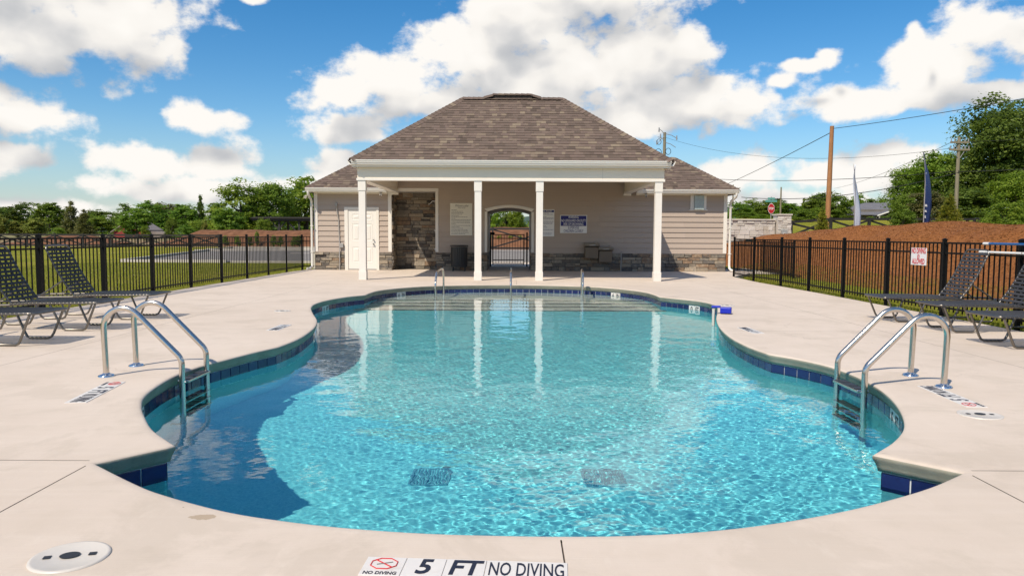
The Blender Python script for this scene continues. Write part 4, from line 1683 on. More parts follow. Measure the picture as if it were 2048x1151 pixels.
def build_bin():
    t = thing('litter_bin', 'black slatted metal litter bin against the stone base of the wall', 'bin', (-1.80, YW - 0.42, 0))
    rim = MB()
    rim.tube([(0.29 * math.cos(a), 0.29 * math.sin(a), 0.86) for a in np.linspace(0, 2 * math.pi, 33)[:-1]], 0.022, 8, closed=True)
    rim.build('rim', 'bin_black', t)
    ring = MB()
    for z, r in ((0.16, 0.262), (0.80, 0.278)):
        ring.tube([(r * math.cos(a), r * math.sin(a), z) for a in np.linspace(0, 2 * math.pi, 33)[:-1]], 0.012, 6, closed=True)
    ring.build('hoop', 'bin_black', t)
    sm = MB()
    sm.add([(-0.022, -0.004, 0), (0.022, -0.004, 0), (0.022, 0.004, 0), (-0.022, 0.004, 0), (-0.024, -0.014, 0.68), (0.024, -0.014, 0.68), (0.024, -0.006, 0.68), (-0.024, -0.006, 0.68)],
           [(0, 1, 5, 4), (1, 2, 6, 5), (2, 3, 7, 6), (3, 0, 4, 7), (4, 5, 6, 7), (3, 2, 1, 0)])
    sme = sm.mesh('slat', 'bin_black')
    for k in range(28):
        a = 2 * math.pi * k / 28
        place('slat', sme, t, (0.272 * math.sin(a), -0.272 * math.cos(a), 0.14), (0, 0, a))
    lin = MB()
    lin.lathe([(0.20, 0.14), (0.23, 0.80), (0.21, 0.80)], seg=20)
    lin.build('liner', 'dark_plastic', t)
    for s in (-1, 1):
        for q in (-1, 1):
            MB().box(0.2 * s - 0.014, 0.2 * s + 0.014, 0.18 * q - 0.014, 0.18 * q + 0.014, 0, 0.2).build('leg', 'bin_black', t)


build_bin()


def fountain(x, zt, label):
    t = thing('drinking_fountain', label, 'drinking fountain', (x, YW - 0.03, zt - 0.53))
    c = MB()
    c.bbox(-0.225, 0.225, -0.34, 0, 0.0, 0.385, 0.012)
    c.build('cabinet', 'fountain_cabinet', t)
    b = MB()
    pr = [(0.0, 0.39), (-0.37, 0.40), (-0.43, 0.43), (-0.445, 0.48), (-0.43, 0.51), (-0.36, 0.515), (-0.30, 0.49), (-0.12, 0.49), (-0.06, 0.515), (0, 0.52)]
    b.prism(pr, 'x', -0.255, 0.255)
    b.build('basin', 'bronze_steel', t)
    s = MB()
    s.tube([(0.17, -0.10, 0.50), (0.17, -0.10, 0.545), (0.165, -0.115, 0.575), (0.15, -0.14, 0.57)], [0.016, 0.014, 0.013, 0.012], 10)
    s.build('spout', 'chrome', t)
    MB().bbox(-0.10, 0.10, -0.452, -0.44, 0.435, 0.465, 0.003).build('push_bar', 'conduit', t)


fountain(2.735, 0.98, 'taller wall-hung drinking fountain with brown cabinet, mounted higher of two')
fountain(3.21, 0.85, 'lower wall-hung drinking fountain with brown cabinet, beside the higher one')


# ------------------------------------------------------------------ picket fences
PK = MB().box(-0.008, 0.008, -0.008, 0.008, 0.07, 1.165).mesh('picket', 'black_metal')
PO = MB()
PO.box(-0.026, 0.026, -0.026, 0.026, -0.12, 1.205)
PO.box(-0.031, 0.031, -0.031, 0.031, 1.205, 1.222)
PO.add([(-0.031, -0.031, 1.222), (0.031, -0.031, 1.222), (0.031, 0.031, 1.222), (-0.031, 0.031, 1.222), (0, 0, 1.24)], [(0, 1, 4), (1, 2, 4), (2, 3, 4), (3, 0, 4)])
PO = PO.mesh('post', 'black_metal')


def picket_fence(t, posts, npk=15, skip_last_post=False):
    ox, oy, oz = t.location
    for i, (x, y, z) in enumerate(posts):
        if skip_last_post and i == len(posts) - 1:
            continue
        place('post', PO, t, (x - ox, y - oy, z - oz), (0, 0, math.atan2(posts[min(i + 1, len(posts) - 1)][1] - posts[max(i - 1, 0)][1], posts[min(i + 1, len(posts) - 1)][0] - posts[max(i - 1, 0)][0])))
    for (x0, y0, z0), (x1, y1, z1) in zip(posts, posts[1:]):
        L = math.hypot(x1 - x0, y1 - y0)
        a = math.atan2(y1 - y0, x1 - x0)
        sl = math.atan2(z1 - z0, L)
        for zr in (1.145, 0.985, 0.115):
            m = MB().box(0.024, L - 0.024, -0.013, 0.013, 0, 0.028).build('rail', 'black_metal', t, (x0 - ox, y0 - oy, z0 + zr - oz), (0, -sl, a))
        n = max(2, round(npk * L / 1.82))
        for k in range(n):
            f = (k + 0.5) / n
            f = 0.015 + f * 0.97
            place('picket', PK, t, (x0 + (x1 - x0) * f - ox, y0 + (y1 - y0) * f - oy, z0 + (z1 - z0) * f - oz), (0, 0, a))


def build_fences():
    XLF, XRF = -7.40, 6.93
    t = thing('picket_fence', 'black metal picket fence between the deck and the open lawn', 'fence', (XLF, 11.6, -0.05))
    posts = [(XLF, 11.6 + 1.815 * k, -0.02) for k in range(-4, 9)] + [(-6.95, 26.1, -0.02)]
    picket_fence(t, posts, skip_last_post=True)
    t = thing('picket_fence', 'black metal picket fence along the foot of the pine-straw mound', 'fence', (XRF, 10.1, -0.05))
    posts = [(XRF - (0.02 * k if k > 5 else 0), 10.08 + 1.79 * k, -0.02) for k in range(-4, 8)]
    picket_fence(t, posts)
    t = thing('fence_return', 'short run of black picket fence beside the house downspout, behind the other', 'fence', (9.0, 26.6, -0.1))
    picket_fence(t, [(7.46, 28.6, -0.12), (9.15, 26.9, -0.12), (8.85, 23.2, -0.12)], 14)


build_fences()


def build_gate():
    t = thing('metal_gate', 'black metal picket gate across the far end of the arched passage', 'gate', (-0.13, 29.15, 0))
    f = MB()
    for x in (-0.62, 0.60):
        f.box(x - 0.022, x + 0.022, -0.022, 0.022, 0.05, 1.27)
    for z in (0.10, 0.24, 1.08, 1.23):
        f.box(-0.598, 0.578, -0.018, 0.018, z, z + 0.034)
    f.build('frame', 'black_metal', t)
    pk = MB().box(-0.008, 0.008, -0.008, 0.008, 0.136, 1.228).mesh('picket', 'black_metal')
    for k in range(10):
        place('picket', pk, t, (-0.50 + k * 0.108, 0, 0))
    for x in (-0.71, 0.72):
        MB().box(x - 0.03, x + 0.03, -0.03, 0.03, 0, 1.34).build('post', 'black_metal', t)
    MB().bbox(-0.70, -0.55, -0.05, 0.05, 1.24, 1.34, 0.01).build('latch', 'black_metal', t)
    MB().box(-0.60, 0.58, -0.03, 0.03, 0.03, 0.06).build('kick_plate', 'conduit', t)


build_gate()


# ------------------------------------------------------------------ pool ladders and rails
def arc(c, r, a0, a1, n=7):
    return [(c[0] + r * math.cos(a0 + (a1 - a0) * k / (n - 1)), c[1] + r * math.sin(a0 + (a1 - a0) * k / (n - 1))) for k in range(n)]


def ladder(loc, rotz, label):
    """+x of the ladder points over the water; origin at the near deck foot"""
    t = thing('pool_ladder', label, 'ladder', loc, rotz, 'pool ladders')
    r1 = 0.169
    c1 = (-0.01 + r1, 0.838 - 2.466 * r1)
    prof = [(0.0, 0.0), (-0.004, 0.15), (-0.008, 0.30)] + arc(c1, r1, math.pi, R(46), 14)
    # straight flight down to the pool edge, then a bend to vertical
    r2 = 0.13
    sx_ = 0.652 - r2
    q0 = (sx_ + r2 * math.cos(R(46)), 0)
    zl = 0.838 - 1.03 * (q0[0] + 0.01)
    c2 = (sx_, zl - r2 * math.sin(R(46)))
    prof += arc(c2, r2, R(46), 0.0, 8)
    prof += [(0.652, z) for z in (-0.02, -0.2, -0.45, -0.7, -1.0)] + [(0.64, -1.05), (0.60, -1.075), (0.55, -1.08)]
    den = [Vector((*p, 0)) for p in prof]
    for s in (0, 0.51):
        m = MB()
        m.tube([(p.x, s, p.y) for p in den], 0.0245, 16)
        rail = m.build('rail', 'steel', t)
        recv(rail)
        e = MB()
        e.lathe([(0.068, 0.0), (0.067, 0.008), (0.055, 0.016), (0.032, 0.022), (0.026, 0.030)], (0, s, 0.001), 24)
        e.build('escutcheon', 'chrome', t)
    for z in (-0.035, -0.30, -0.57, -0.84):
        tr = MB()
        tr.bbox(0.60, 0.70, 0.02, 0.49, z - 0.024, z, 0.006)
        o = recv(tr.build('tread', 'steel', t))
        for k in range(3):
            recv(MB().box(0.606, 0.694, 0.05 + k * 0.14, 0.05 + k * 0.14 + 0.115, z + 0.0005, z + 0.005).build('grip_pad', 'dark_plastic', o))
        for s in (0.0, 0.51):
            b = MB()
            b.cyl((0.675, s, z - 0.012), (0.685, s, z - 0.012), 0.008, 8)
            recv(b.build('bolt', 'chrome', o))
    return t


ladder((-3.49, 6.31, 0), 0.0, 'stainless pool ladder over the shaded water beside the black loungers')
ladder((3.56, 6.53, 0), math.pi, 'stainless pool ladder over the sunlit water beside the grey loungers')


def handrail(x, y0, y1, label):
    t = thing('handrail', label, 'handrail', (x, y0, WATER_Z - 0.155), 0, 'handrails on the entry steps')
    dx = 0.06 if x < -1 else (-0.0 if abs(x) < 1 else 0.10)
    L = y1 - y0
    prof = [(0, 0), (0.0, 0.45)] + [(0.05, 0.55), (0.14, 0.655), (0.26, 0.735)] + [(L * 0.55, 0.775), (L - 0.22, 0.77), (L - 0.08, 0.70), (L - 0.01, 0.56), (L, 0.40), (L, 0)]
    pts = [Vector((*p, 0)) for p in prof]
    Q = [pts[0]] + pts + [pts[-1]]
    den = []
    for i in range(1, len(Q) - 2):
        a, b, c, d = Q[i - 1:i + 3]
        for k in range(4):
            u = k / 4
            den.append(0.5 * ((2 * b) + (c - a) * u + (2 * a - 5 * b + 4 * c - d) * u * u + (3 * b - a - 3 * c + d) * u ** 3))
    den.append(pts[-1])
    m = MB()
    m.tube([(dx * p.x / L, p.x, p.y) for p in den], 0.0245, 12)
    recv(m.build('rail', 'steel', t))
    for y in (0, L):
        e = MB()
        e.lathe([(0.06, 0.0), (0.058, 0.012), (0.03, 0.022)], (dx * y / L, y, 0), 16)
        recv(e.build('escutcheon', 'chrome', t))


handrail(-1.70, 16.42, 17.75, 'stainless handrail on the entry steps in front of the bin')
handrail(-0.02, 16.42, 17.75, 'stainless handrail on the entry steps in front of the arched passage')
handrail(1.58, 16.42, 17.75, 'stainless handrail on the entry steps in front of the warning sign')


# ------------------------------------------------------------------ small things on the deck
def skimmer(x, y, r, label, rot=0.0):
    t = thing('skimmer_lid', label, 'lid', (x, y, 0.0), rot)
    m = MB()
    m.lathe([(r, 0.0005), (r - 0.002, 0.006), (r - 0.012, 0.008), (r - 0.016, 0.006), (0.001, 0.0065)], seg=40)
    m.build('cover', 'white_plastic', t)
    b = MB()
    b.add([(0.036 * math.cos(a), 0.030 * math.sin(a), 0.0105) for a in np.linspace(0, 2 * math.pi, 25)[:-1]], [tuple(range(24))])
    b.build('label_disc', 'dark_plastic', t)
    for s in (-1, 1):
        MB().box(s * 0.078 - 0.013, s * 0.078 + 0.013, -0.013, 0.013, 0.0085, 0.0095).build('finger_hole', 'dark_plastic', t)


skimmer(-1.675, 2.735, 0.14, 'round white skimmer lid on the front deck near the brown stain', R(14))
skimmer(3.26, 5.07, 0.142, 'round white skimmer lid beside the sunlit ladder', R(-5))
skimmer(-3.67, 11.78, 0.13, 'round white skimmer lid on the deck by the black loungers, past the four-foot marker')
skimmer(3.83, 13.1, 0.13, 'round white skimmer lid on the deck behind the blue pool alarm')


def marker(p, ang, tiles, label):
    """row of 6-inch tiles flush in the deck; text runs along ang"""
    t = thing('depth_marker', label, 'depth marker', (p[0], p[1], 0.0), ang, 'depth markers in the deck')
    x = 0.0
    S = 0.152
    for s in tiles:
        w = S * 2 if s == 'NO DIVING' else S
        b = MB().bbox(x + 0.001, x + w - 0.001, -S / 2, S / 2, -0.006, 0.0045, 0.0015).build('tile', 'tile_white', t)
        if s == '*':
            e = MB()
            cxx = x + w / 2
            ring = [(cxx + 0.052 * math.cos(R(22.5 + 45 * k)), 0.018 + 0.046 * math.sin(R(22.5 + 45 * k)), 0.006) for k in range(8)]
            e.tube(ring, 0.0024, 4, closed=True)
            e.tube([(cxx - 0.036, 0.048, 0.006), (cxx + 0.036, -0.012, 0.006)], 0.0028, 4)
            e.build('emblem', 'red_ink', b)
            d = MB()
            d.tube([(cxx - 0.026, 0.010, 0.0055), (cxx + 0.0, 0.020, 0.0055), (cxx + 0.030, 0.032, 0.0055)], 0.0022, 4)
            d.tube([(cxx - 0.004, 0.018, 0.0055), (cxx + 0.012, 0.008, 0.0055)], 0.0018, 4)
            d.build('diver_mark', 'grey_ink', b)
            place('lettering', text_mesh('NO DIVING', 0.032, 'ink', maxw=0.122, bold=0.0006), b, (cxx, -0.058, 0.0052))
        elif s == 'NO DIVING':
            place('lettering', text_mesh(s, 0.15, 'ink', maxw=0.275, bold=0.0012), b, (x + w / 2, 0.0, 0.0052))
        else:
            place('lettering', text_mesh(s, 0.165, 'ink', maxw=0.122 if len(s) == 2 else 0.056, bold=0.004, shear=0.1), b, (x + w / 2, 0.0, 0.0052))
        x += w


marker((-0.548, 2.672), R(-3.5), ['*', '5', 'FT', 'NO DIVING'], 'large five-foot no-diving depth marker in the front deck by the joint')
marker((-3.27, 6.05), R(-82), ['*', '5', 'FT', 'NO DIVING'], 'five-foot no-diving depth marker beside the shaded ladder')
marker((3.385, 5.30), R(86), ['*', '5', 'FT', 'NO DIVING'], 'five-foot no-diving depth marker between ladder foot and skimmer lid')
marker((-3.06, 9.99), R(-90), ['4', 'FT', 'NO DIVING'], 'four-foot depth marker on the deck near the black loungers')
marker((3.14, 9.33), R(92), ['4', 'FT', 'NO DIVING'], 'four-foot depth marker on the deck near the grey loungers')


def pool_alarm():
    t = thing('pool_alarm', 'blue pool alarm box hooked over the coping with white arm', 'alarm', (3.30, 11.75, 0.0), R(70))
    # local +y points to the water
    MB().bbox(-0.085, 0.085, -0.20, -0.03, 0.012, 0.105, 0.012).build('body', 'blue_plastic', t)
    MB().bbox(-0.06, 0.06, -0.03, 0.105, 0.095, 0.125, 0.006).build('bridge', 'blue_plastic', t)
    MB().bbox(-0.045, 0.045, 0.055, 0.095, -0.32, 0.092, 0.006).build('arm', 'white_plastic', t)
    for s in (-1, 1):
        MB().box(s * 0.06 - 0.02, s * 0.06 + 0.02, -0.19, -0.15, 0.0, 0.013).build('foot', 'dark_plastic', t)


pool_alarm()


def rescue_pole(x, y0, y1, z, matn, label, tip):
    t = thing('rescue_pole', label, 'pole', (x, y0, z))
    MB().cyl((0, 0.12, 0), (0, y1 - y0, -0.01), 0.017, 12).build('shaft', matn, t)
    MB().cyl((0, 0, 0), (0, 0.125, 0), 0.0195, 12).build('grip', tip, t)
    for f in (0.18, 0.75):
        h = MB()
        yy = (y1 - y0) * f
        h.tube([(0.05, yy, 0.02), (0.0, yy, -0.024), (-0.022, yy, -0.01), (-0.022, yy, 0.02)], 0.005, 6)
        h.build('hook', 'conduit', t)


rescue_pole(6.865, 10.66, 6.2, 1.142, 'pole_blue', 'blue telescopic rescue pole with white tip hung on the fence', 'pole_white')
rescue_pole(6.865, 10.74, 6.3, 1.020, 'pole_white', 'white rescue pole hung on the fence beneath the blue one', 'pole_white')


# ------------------------------------------------------------------ loungers
def lounger(matn):
    """foot end at x = 0, head towards -x; y across"""
    root = thing('sun_lounger', 'x', 'sun lounger')
    W = 0.30
    r = 0.0145
    zt = 0.345
    seat0, hinge, end = 0.0, -1.15, -1.82
    sr = MB()
    for s in (-1, 1):
        sr.tube([(end, s * W, zt - 0.03), (hinge, s * W, zt - 0.02), (-0.9, s * W, zt), (-0.12, s * W, zt + 0.012), (-0.04, s * W, zt + 0.012), (-0.012, s * (W - 0.012), zt + 0.012), (0, s * (W - 0.045), zt + 0.012), (0, 0, zt + 0.012)], r, 8)
    sr.tube([(end, -W, zt - 0.03), (end - 0.02, -W + 0.04, zt - 0.03), (end - 0.02, W - 0.04, zt - 0.03), (end, W, zt - 0.03)], r, 8)
    sr.tube([(hinge, -W, zt - 0.02), (hinge, W, zt - 0.02)], r * 0.9, 8)
    sr.build('side_rail', 'lounger_frame', root)
    for x0, x1 in ((-0.06, -0.62), (-1.12, -1.72)):
        for s in (-1, 1):
            lg = MB()
            lg.tube([(x0, s * (W - 0.004), zt - 0.005), (x0 - 0.02, s * (W - 0.004), zt - 0.05), (x0 - 0.115, s * (W - 0.012), 0.07), (x0 - 0.14, s * (W - 0.016), 0.03), (x0 - 0.18, s * (W - 0.02), 0.0165),
                     (x1 + 0.18, s * (W - 0.02), 0.0165), (x1 + 0.14, s * (W - 0.016), 0.03), (x1 + 0.115, s * (W - 0.012), 0.07), (x1 + 0.02, s * (W - 0.004), zt - 0.06), (x1, s * (W - 0.004), zt - 0.02)], r, 8)
            lg.build('leg', 'lounger_frame', root)
    # back frame
    bp = [(hinge + 0.03, zt + 0.0), (hinge - 0.09, zt + 0.16), (hinge - 0.20, zt + 0.345), (hinge - 0.29, zt + 0.53), (hinge - 0.345, zt + 0.655)]
    bf = MB()
    top = (bp[-1][0] - 0.012, bp[-1][1] + 0.035)
    bf.tube([(p[0], -W + 0.03, p[1]) for p in bp] + [(top[0], -W + 0.055, top[1]), (top[0] - 0.003, -W + 0.09, top[1] + 0.012), (top[0] - 0.003, W - 0.09, top[1] + 0.012), (top[0], W - 0.055, top[1])] + [(p[0], W - 0.03, p[1]) for p in bp[::-1]], r, 8)
    bfo = bf.build('back_frame', 'lounger_frame', root)
    for s in (-1, 1):
        st = MB()
        st.tube([(bp[1][0] - 0.03, s * (W - 0.05), bp[1][1] + 0.06), (hinge - 0.36, s * (W - 0.04), zt + 0.06), (hinge - 0.47, s * (W - 0.035), zt - 0.01)], r * 0.75, 8)
        st.build('back_strut', 'lounger_frame', root)

    def strap_mesh(hw):
        m = MB()
        ys = [-hw - 0.019, -hw - 0.012, -hw + 0.0, -hw * 0.5, 0, hw * 0.5, hw, hw + 0.012, hw + 0.019]
        zs = [-0.004, 0.012, 0.0175, 0.015, 0.0135, 0.015, 0.0175, 0.012, -0.004]
        V = []
        for a in (-0.0195, 0.0195):
            for dz in (0, -0.003):
                V += [(a * 0.88, y, z + dz) for y, z in zip(ys, zs)]
        n = len(ys)
        F = [(i, i + 1, 2 * n + i + 1, 2 * n + i) for i in range(n - 1)]
        F += [(n + i, 3 * n + i, 3 * n + i + 1, n + i + 1) for i in range(n - 1)]
        F += [(i, n + i, n + i + 1, i + 1) for i in range(n - 1)] + [(2 * n + i, 2 * n + i + 1, 3 * n + i + 1, 3 * n + i) for i in range(n - 1)]
        m.add(V, [f[::-1] for f in F])
        return m.mesh('strap', matn)
    sme = strap_mesh(W)
    bme = strap_mesh(W - 0.03)
    n = 23
    for k in range(n):
        x = -0.045 - (1.05) * k / (n - 1)
        place('strap', sme, root, (x, 0, zt + 0.008 if x > -0.9 else zt + 0.008 - (-0.9 - x) * 0.06))
    # back straps follow the curve
    cum = [0]
    for a, b in zip(bp, bp[1:]):
        cum.append(cum[-1] + math.hypot(b[0] - a[0], b[1] - a[1]))
    nb = 13
    for k in range(nb):
        s = 0.05 + (cum[-1] - 0.07) * k / (nb - 1)
        i = max(j for j in range(len(bp) - 1) if cum[j] <= s)
        f = (s - cum[i]) / (cum[i + 1] - cum[i])
        a, b = bp[i], bp[i + 1]
        th = math.atan2(b[1] - a[1], b[0] - a[0])
        place('strap', bme, root, (a[0] + (b[0] - a[0]) * f, 0, a[1] + (b[1] - a[1]) * f), (0, -(th - math.pi), 0))
    # lengthwise weave straps
    for y in (-0.12, 0.0, 0.12):
        wv = MB()
        for (p, q) in zip(bp, bp[1:]):
            nx, nz = (q[1] - p[1]), -(q[0] - p[0])
            l = math.hypot(nx, nz)
            nx, nz = nx / l * 0.0095, nz / l * 0.0095
            wv.add([(p[0] + nx, y - 0.018, p[1] + nz), (p[0] + nx, y + 0.018, p[1] + nz), (q[0] + nx, y + 0.018, q[1] + nz), (q[0] + nx, y - 0.018, q[1] + nz)], [(0, 1, 2, 3)])
        wv.build('weave_strap', matn, root)
    return root


lb = lounger('strap_black')
LL = [(-5.10, 10.76, 0.0, 'black strap lounger nearest the far fence posts, farthest from the shaded ladder'),
      (-5.16, 9.53, 0.5, 'middle of the three black strap loungers beside the lawn fence'),
      (-5.14, 8.24, -0.5, 'black strap lounger in the lawn-side row closest to the shaded ladder')]
for i, (x, y, a, lab) in enumerate(LL):
    o = lb if i == 0 else copy_tree(lb)
    o.location = (x, y, 0)
    o.rotation_euler.z = R(a)
    tag(o, lab, 'sun lounger', 'black loungers by the lawn fence')
lg = lounger('strap_grey')
RL = [(5.36, 10.92, 180.0, 'dark grey strap lounger below the no diving sign, farthest from the sunlit ladder'),
      (5.50, 9.76, 179.2, 'middle of the three dark grey strap loungers by the mound'),
      (5.36, 8.40, 180.8, 'dark grey strap lounger in the mound-side row closest to the sunlit ladder')]
for i, (x, y, a, lab) in enumerate(RL):
    o = lg if i == 0 else copy_tree(lg)
    o.location = (x, y, 0)
    o.rotation_euler.z = R(a)
    tag(o, lab, 'sun lounger', 'grey loungers by the mound fence')


# ------------------------------------------------------------------ roads, kerbs, walks
def sheet(name, outline, dz, matn, kind='structure', parent=None, step=4.0):
    """flat sheet following the ground; outline is a quad strip list of (left, right) points"""
    V, F = [], []
    for (a, b) in outline:
        for p in (a, b):
            V.append((p[0], p[1], gz(p[0], p[1]) + dz))
    for i in range(len(outline) - 1):
        F.append((2 * i, 2 * i + 1, 2 * i + 3, 2 * i + 2))
    mb = MB()
    mb.add(V, [f[::-1] for f in F])
    me = mb.mesh(name, matn)
    o = place(name, me, parent)
    if kind:
        tag(o, kind=kind)
    return o


def kerb(path, name='kerb', h=0.13, w=0.16, matn='kerb', dz=0.0):
    mb = MB()
    pts = []
    for a, b in zip(path, path[1:]):
        L = math.hypot(b[0] - a[0], b[1] - a[1])
        n = max(1, int(L / 3))
        for k in range(n):
            pts.append((a[0] + (b[0] - a[0]) * k / n, a[1] + (b[1] - a[1]) * k / n))
    pts.append(path[-1])
    V, F = [], []
    for i, p in enumerate(pts):
        q = pts[min(i + 1, len(pts) - 1)]
        r0 = pts[max(i - 1, 0)]
        d = Vector((q[0] - r0[0], q[1] - r0[1])).normalized()
        nx, ny = -d.y, d.x
        z = gz(*p) + dz
        for s, zz in ((-1, -0.1), (-1, h), (1, h), (1, -0.1)):
            V.append((p[0] + nx * s * w / 2, p[1] + ny * s * w / 2, z + zz))
    for i in range(len(pts) - 1):
        for k in range(3):
            F.append((4 * i + k, 4 * i + k + 1, 4 * i + 4 + k + 1, 4 * i + 4 + k))
    F += [(0, 1, 2, 3), tuple(4 * (len(pts) - 1) + k for k in (3, 2, 1, 0))]
    mb.add(V, [f[::-1] for f in F])
    return tag(mb.build(name, matn), kind='structure')


def strip(x0a, x1a, ya, x0b, x1b, yb, n=10):
    return [((x0a + (x0b - x0a) * k / n, ya + (yb - ya) * k / n), (x1a + (x1b - x1a) * k / n, ya + (yb - ya) * k / n)) for k in range(n + 1)]


# car park behind the lawn: runs from behind the house to the left
sheet('car_park', strip(-17.6, 14.0, 34.0, -20.0, 14.0, 44.0) + strip(-20.5, 12.0, 46.0, -25.5, 6.0, 68.0)[0:], 0.012, 'asphalt')
kerb([(-13.0, 33.7), (-17.9, 33.9), (-25.8, 68.2)])
kerb([(-12.8, 33.75), (12.0, 33.75)], h=0.10)
kerb([(-25.8, 68.2), (-8, 70.0), (6, 70.5), (14, 64)])
kerb([(-24.0, 56), (-14.5, 57.5), (-12.5, 60.5), (-19.5, 62.5), (-25.0, 60.5)])
sheet('verge', strip(-24.0, -13.0, 57.0, -25.0, -13.4, 61.0, 4), 0.03, 'grass_ground')
sheet('footpath', [((-25.5, 72.5), (-25.5, 74.2)), ((-8, 73.5), (-8, 75.2)), ((8, 74.0), (8, 75.7)), ((16, 73.0), (16, 74.7))], 0.02, 'kerb')
# lane seen through the passage
kerb([(0.45, 34.2), (-0.15, 38.5), (0.35, 44.5), (1.4, 46.5)], h=0.10, w=0.22)
kerb([(-14, 47.0), (0.2, 47.0), (6, 47.4)], h=0.12, w=0.3)
kerb([(-6.0, 46.82), (0.0, 46.82)], name='painted_kerb', h=0.09, w=0.12, matn='yellow_paint')
sheet('verge', strip(-12.0, 7.5, 47.2, -12.0, 7.5, 58.0, 4), 0.024, 'grass_ground')
sheet('footpath', strip(-14.0, 9.0, 59.0, -14.0, 9.0, 61.5, 3), 0.034, 'kerb')
tag(MB().box(-0.95, 0.80, 26.41, 33.6, -0.15, -0.003).build('passage_floor', 'concrete'), kind='structure')
# concrete pad right of the house
sheet('side_path', [((7.6, 25.3), (7.6, 29.5)), ((9.4, 25.6), (9.4, 29.5))], 0.03, 'concrete')
kerb([(-18.5, 20.0), (-16.5, 20.3)], h=0.02, w=0.35)


def berm(name, x0, x1, y, w, h, seed):
    rr = np.random.default_rng(seed)
    xs = np.arange(x0, x1, 1.2)
    V = []
    rows = ((-1, -0.12), (-0.7, 0.45), (-0.35, 0.85), (0, 1.0), (0.5, 0.8), (1, -0.12))
    for a, b in rows:
        for i, x in enumerate(xs):
            e = min(1, (x - x0) / 5, (x1 - x) / 5)
            V.append((x, y + a * w, gz(x, y) + h * b * max(e, 0.02) * (1 + 0.03 * rr.normal()) - (0.05 if b < 0 else 0)))
    n = len(xs)
    F = [(k * n + i, k * n + i + 1, (k + 1) * n + i + 1, (k + 1) * n + i) for k in range(len(rows) - 1) for i in range(n - 1)]
    m = MB()
    m.add(V, F, True)
    return tag(m.build(name, 'bark_mulch'), kind='structure')


berm('mulch_bank', -40, -14, 84, 4.0, 1.75, 1)
berm('mulch_bank', -14, 18, 72, 5.0, 2.1, 2)
berm('clay_heap', -58, -44, 86, 3.5, 1.1, 3)


# ------------------------------------------------------------------ crossbuck board fences
def cross_fence(label, pts, h=1.2, post_every=2.4):
    t = thing('board_fence', label, 'fence', (pts[0][0], pts[0][1], gz(*pts[0])))
    ox, oy, oz = t.location
    for (ax, ay), (bx, by) in zip(pts, pts[1:]):
        L = math.hypot(bx - ax, by - ay)
        n = max(1, round(L / post_every))
        ang = math.atan2(by - ay, bx - ax)
        post = MB().box(-0.075, 0.075, -0.075, 0.075, -0.1, h + 0.06).mesh('post', 'dark_wood')
        for k in range(n + 1):
            x, y = ax + (bx - ax) * k / n, ay + (by - ay) * k / n
            place('post', post, t, (x - ox, y - oy, gz(x, y) - oz), (0, 0, ang))
            if k == n:
                break
            x2, y2 = ax + (bx - ax) * (k + 1) / n, ay + (by - ay) * (k + 1) / n
            z1, z2 = gz(x, y), gz(x2, y2)
            l = L / n
            sl = math.atan2(z2 - z1, l)
            for zr in (h - 0.13, 0.12):
                MB().box(0.07, l - 0.07, -0.06, -0.02, zr, zr + 0.15).build('rail', 'dark_wood', t, (x - ox, y - oy, z1 - oz), (0, -sl, ang))
            for s in (0, 1):
                z0_, z1_ = (0.27, h - 0.14) if s == 0 else (h - 0.14, 0.27)
                br = MB()
                d = 0.065
                br.prism([(0.08, z0_ - d), (0.08, z0_ + d), (l - 0.08, z1_ + d), (l - 0.08, z1_ - d)], 'y', -0.055 + s * 0.05, -0.02 + s * 0.05)
                br.build('brace', 'dark_wood', t, (x - ox, y - oy, z1 - oz), (0, -sl, ang))
    return t


cross_fence('black crossbuck board fence at the far side of the lawn, running to the car park', [(-56, 66), (-27.5, 69.5)])
cross_fence('black crossbuck board fence seen through the arched passage', [(-7, 64), (9, 64.5)], 1.92, 5.3)
cross_fence('black crossbuck board fence leading from the pale stone pier past the mound', [(17.4, 46.3), (34.0, 50.5)], 1.15, 2.9)


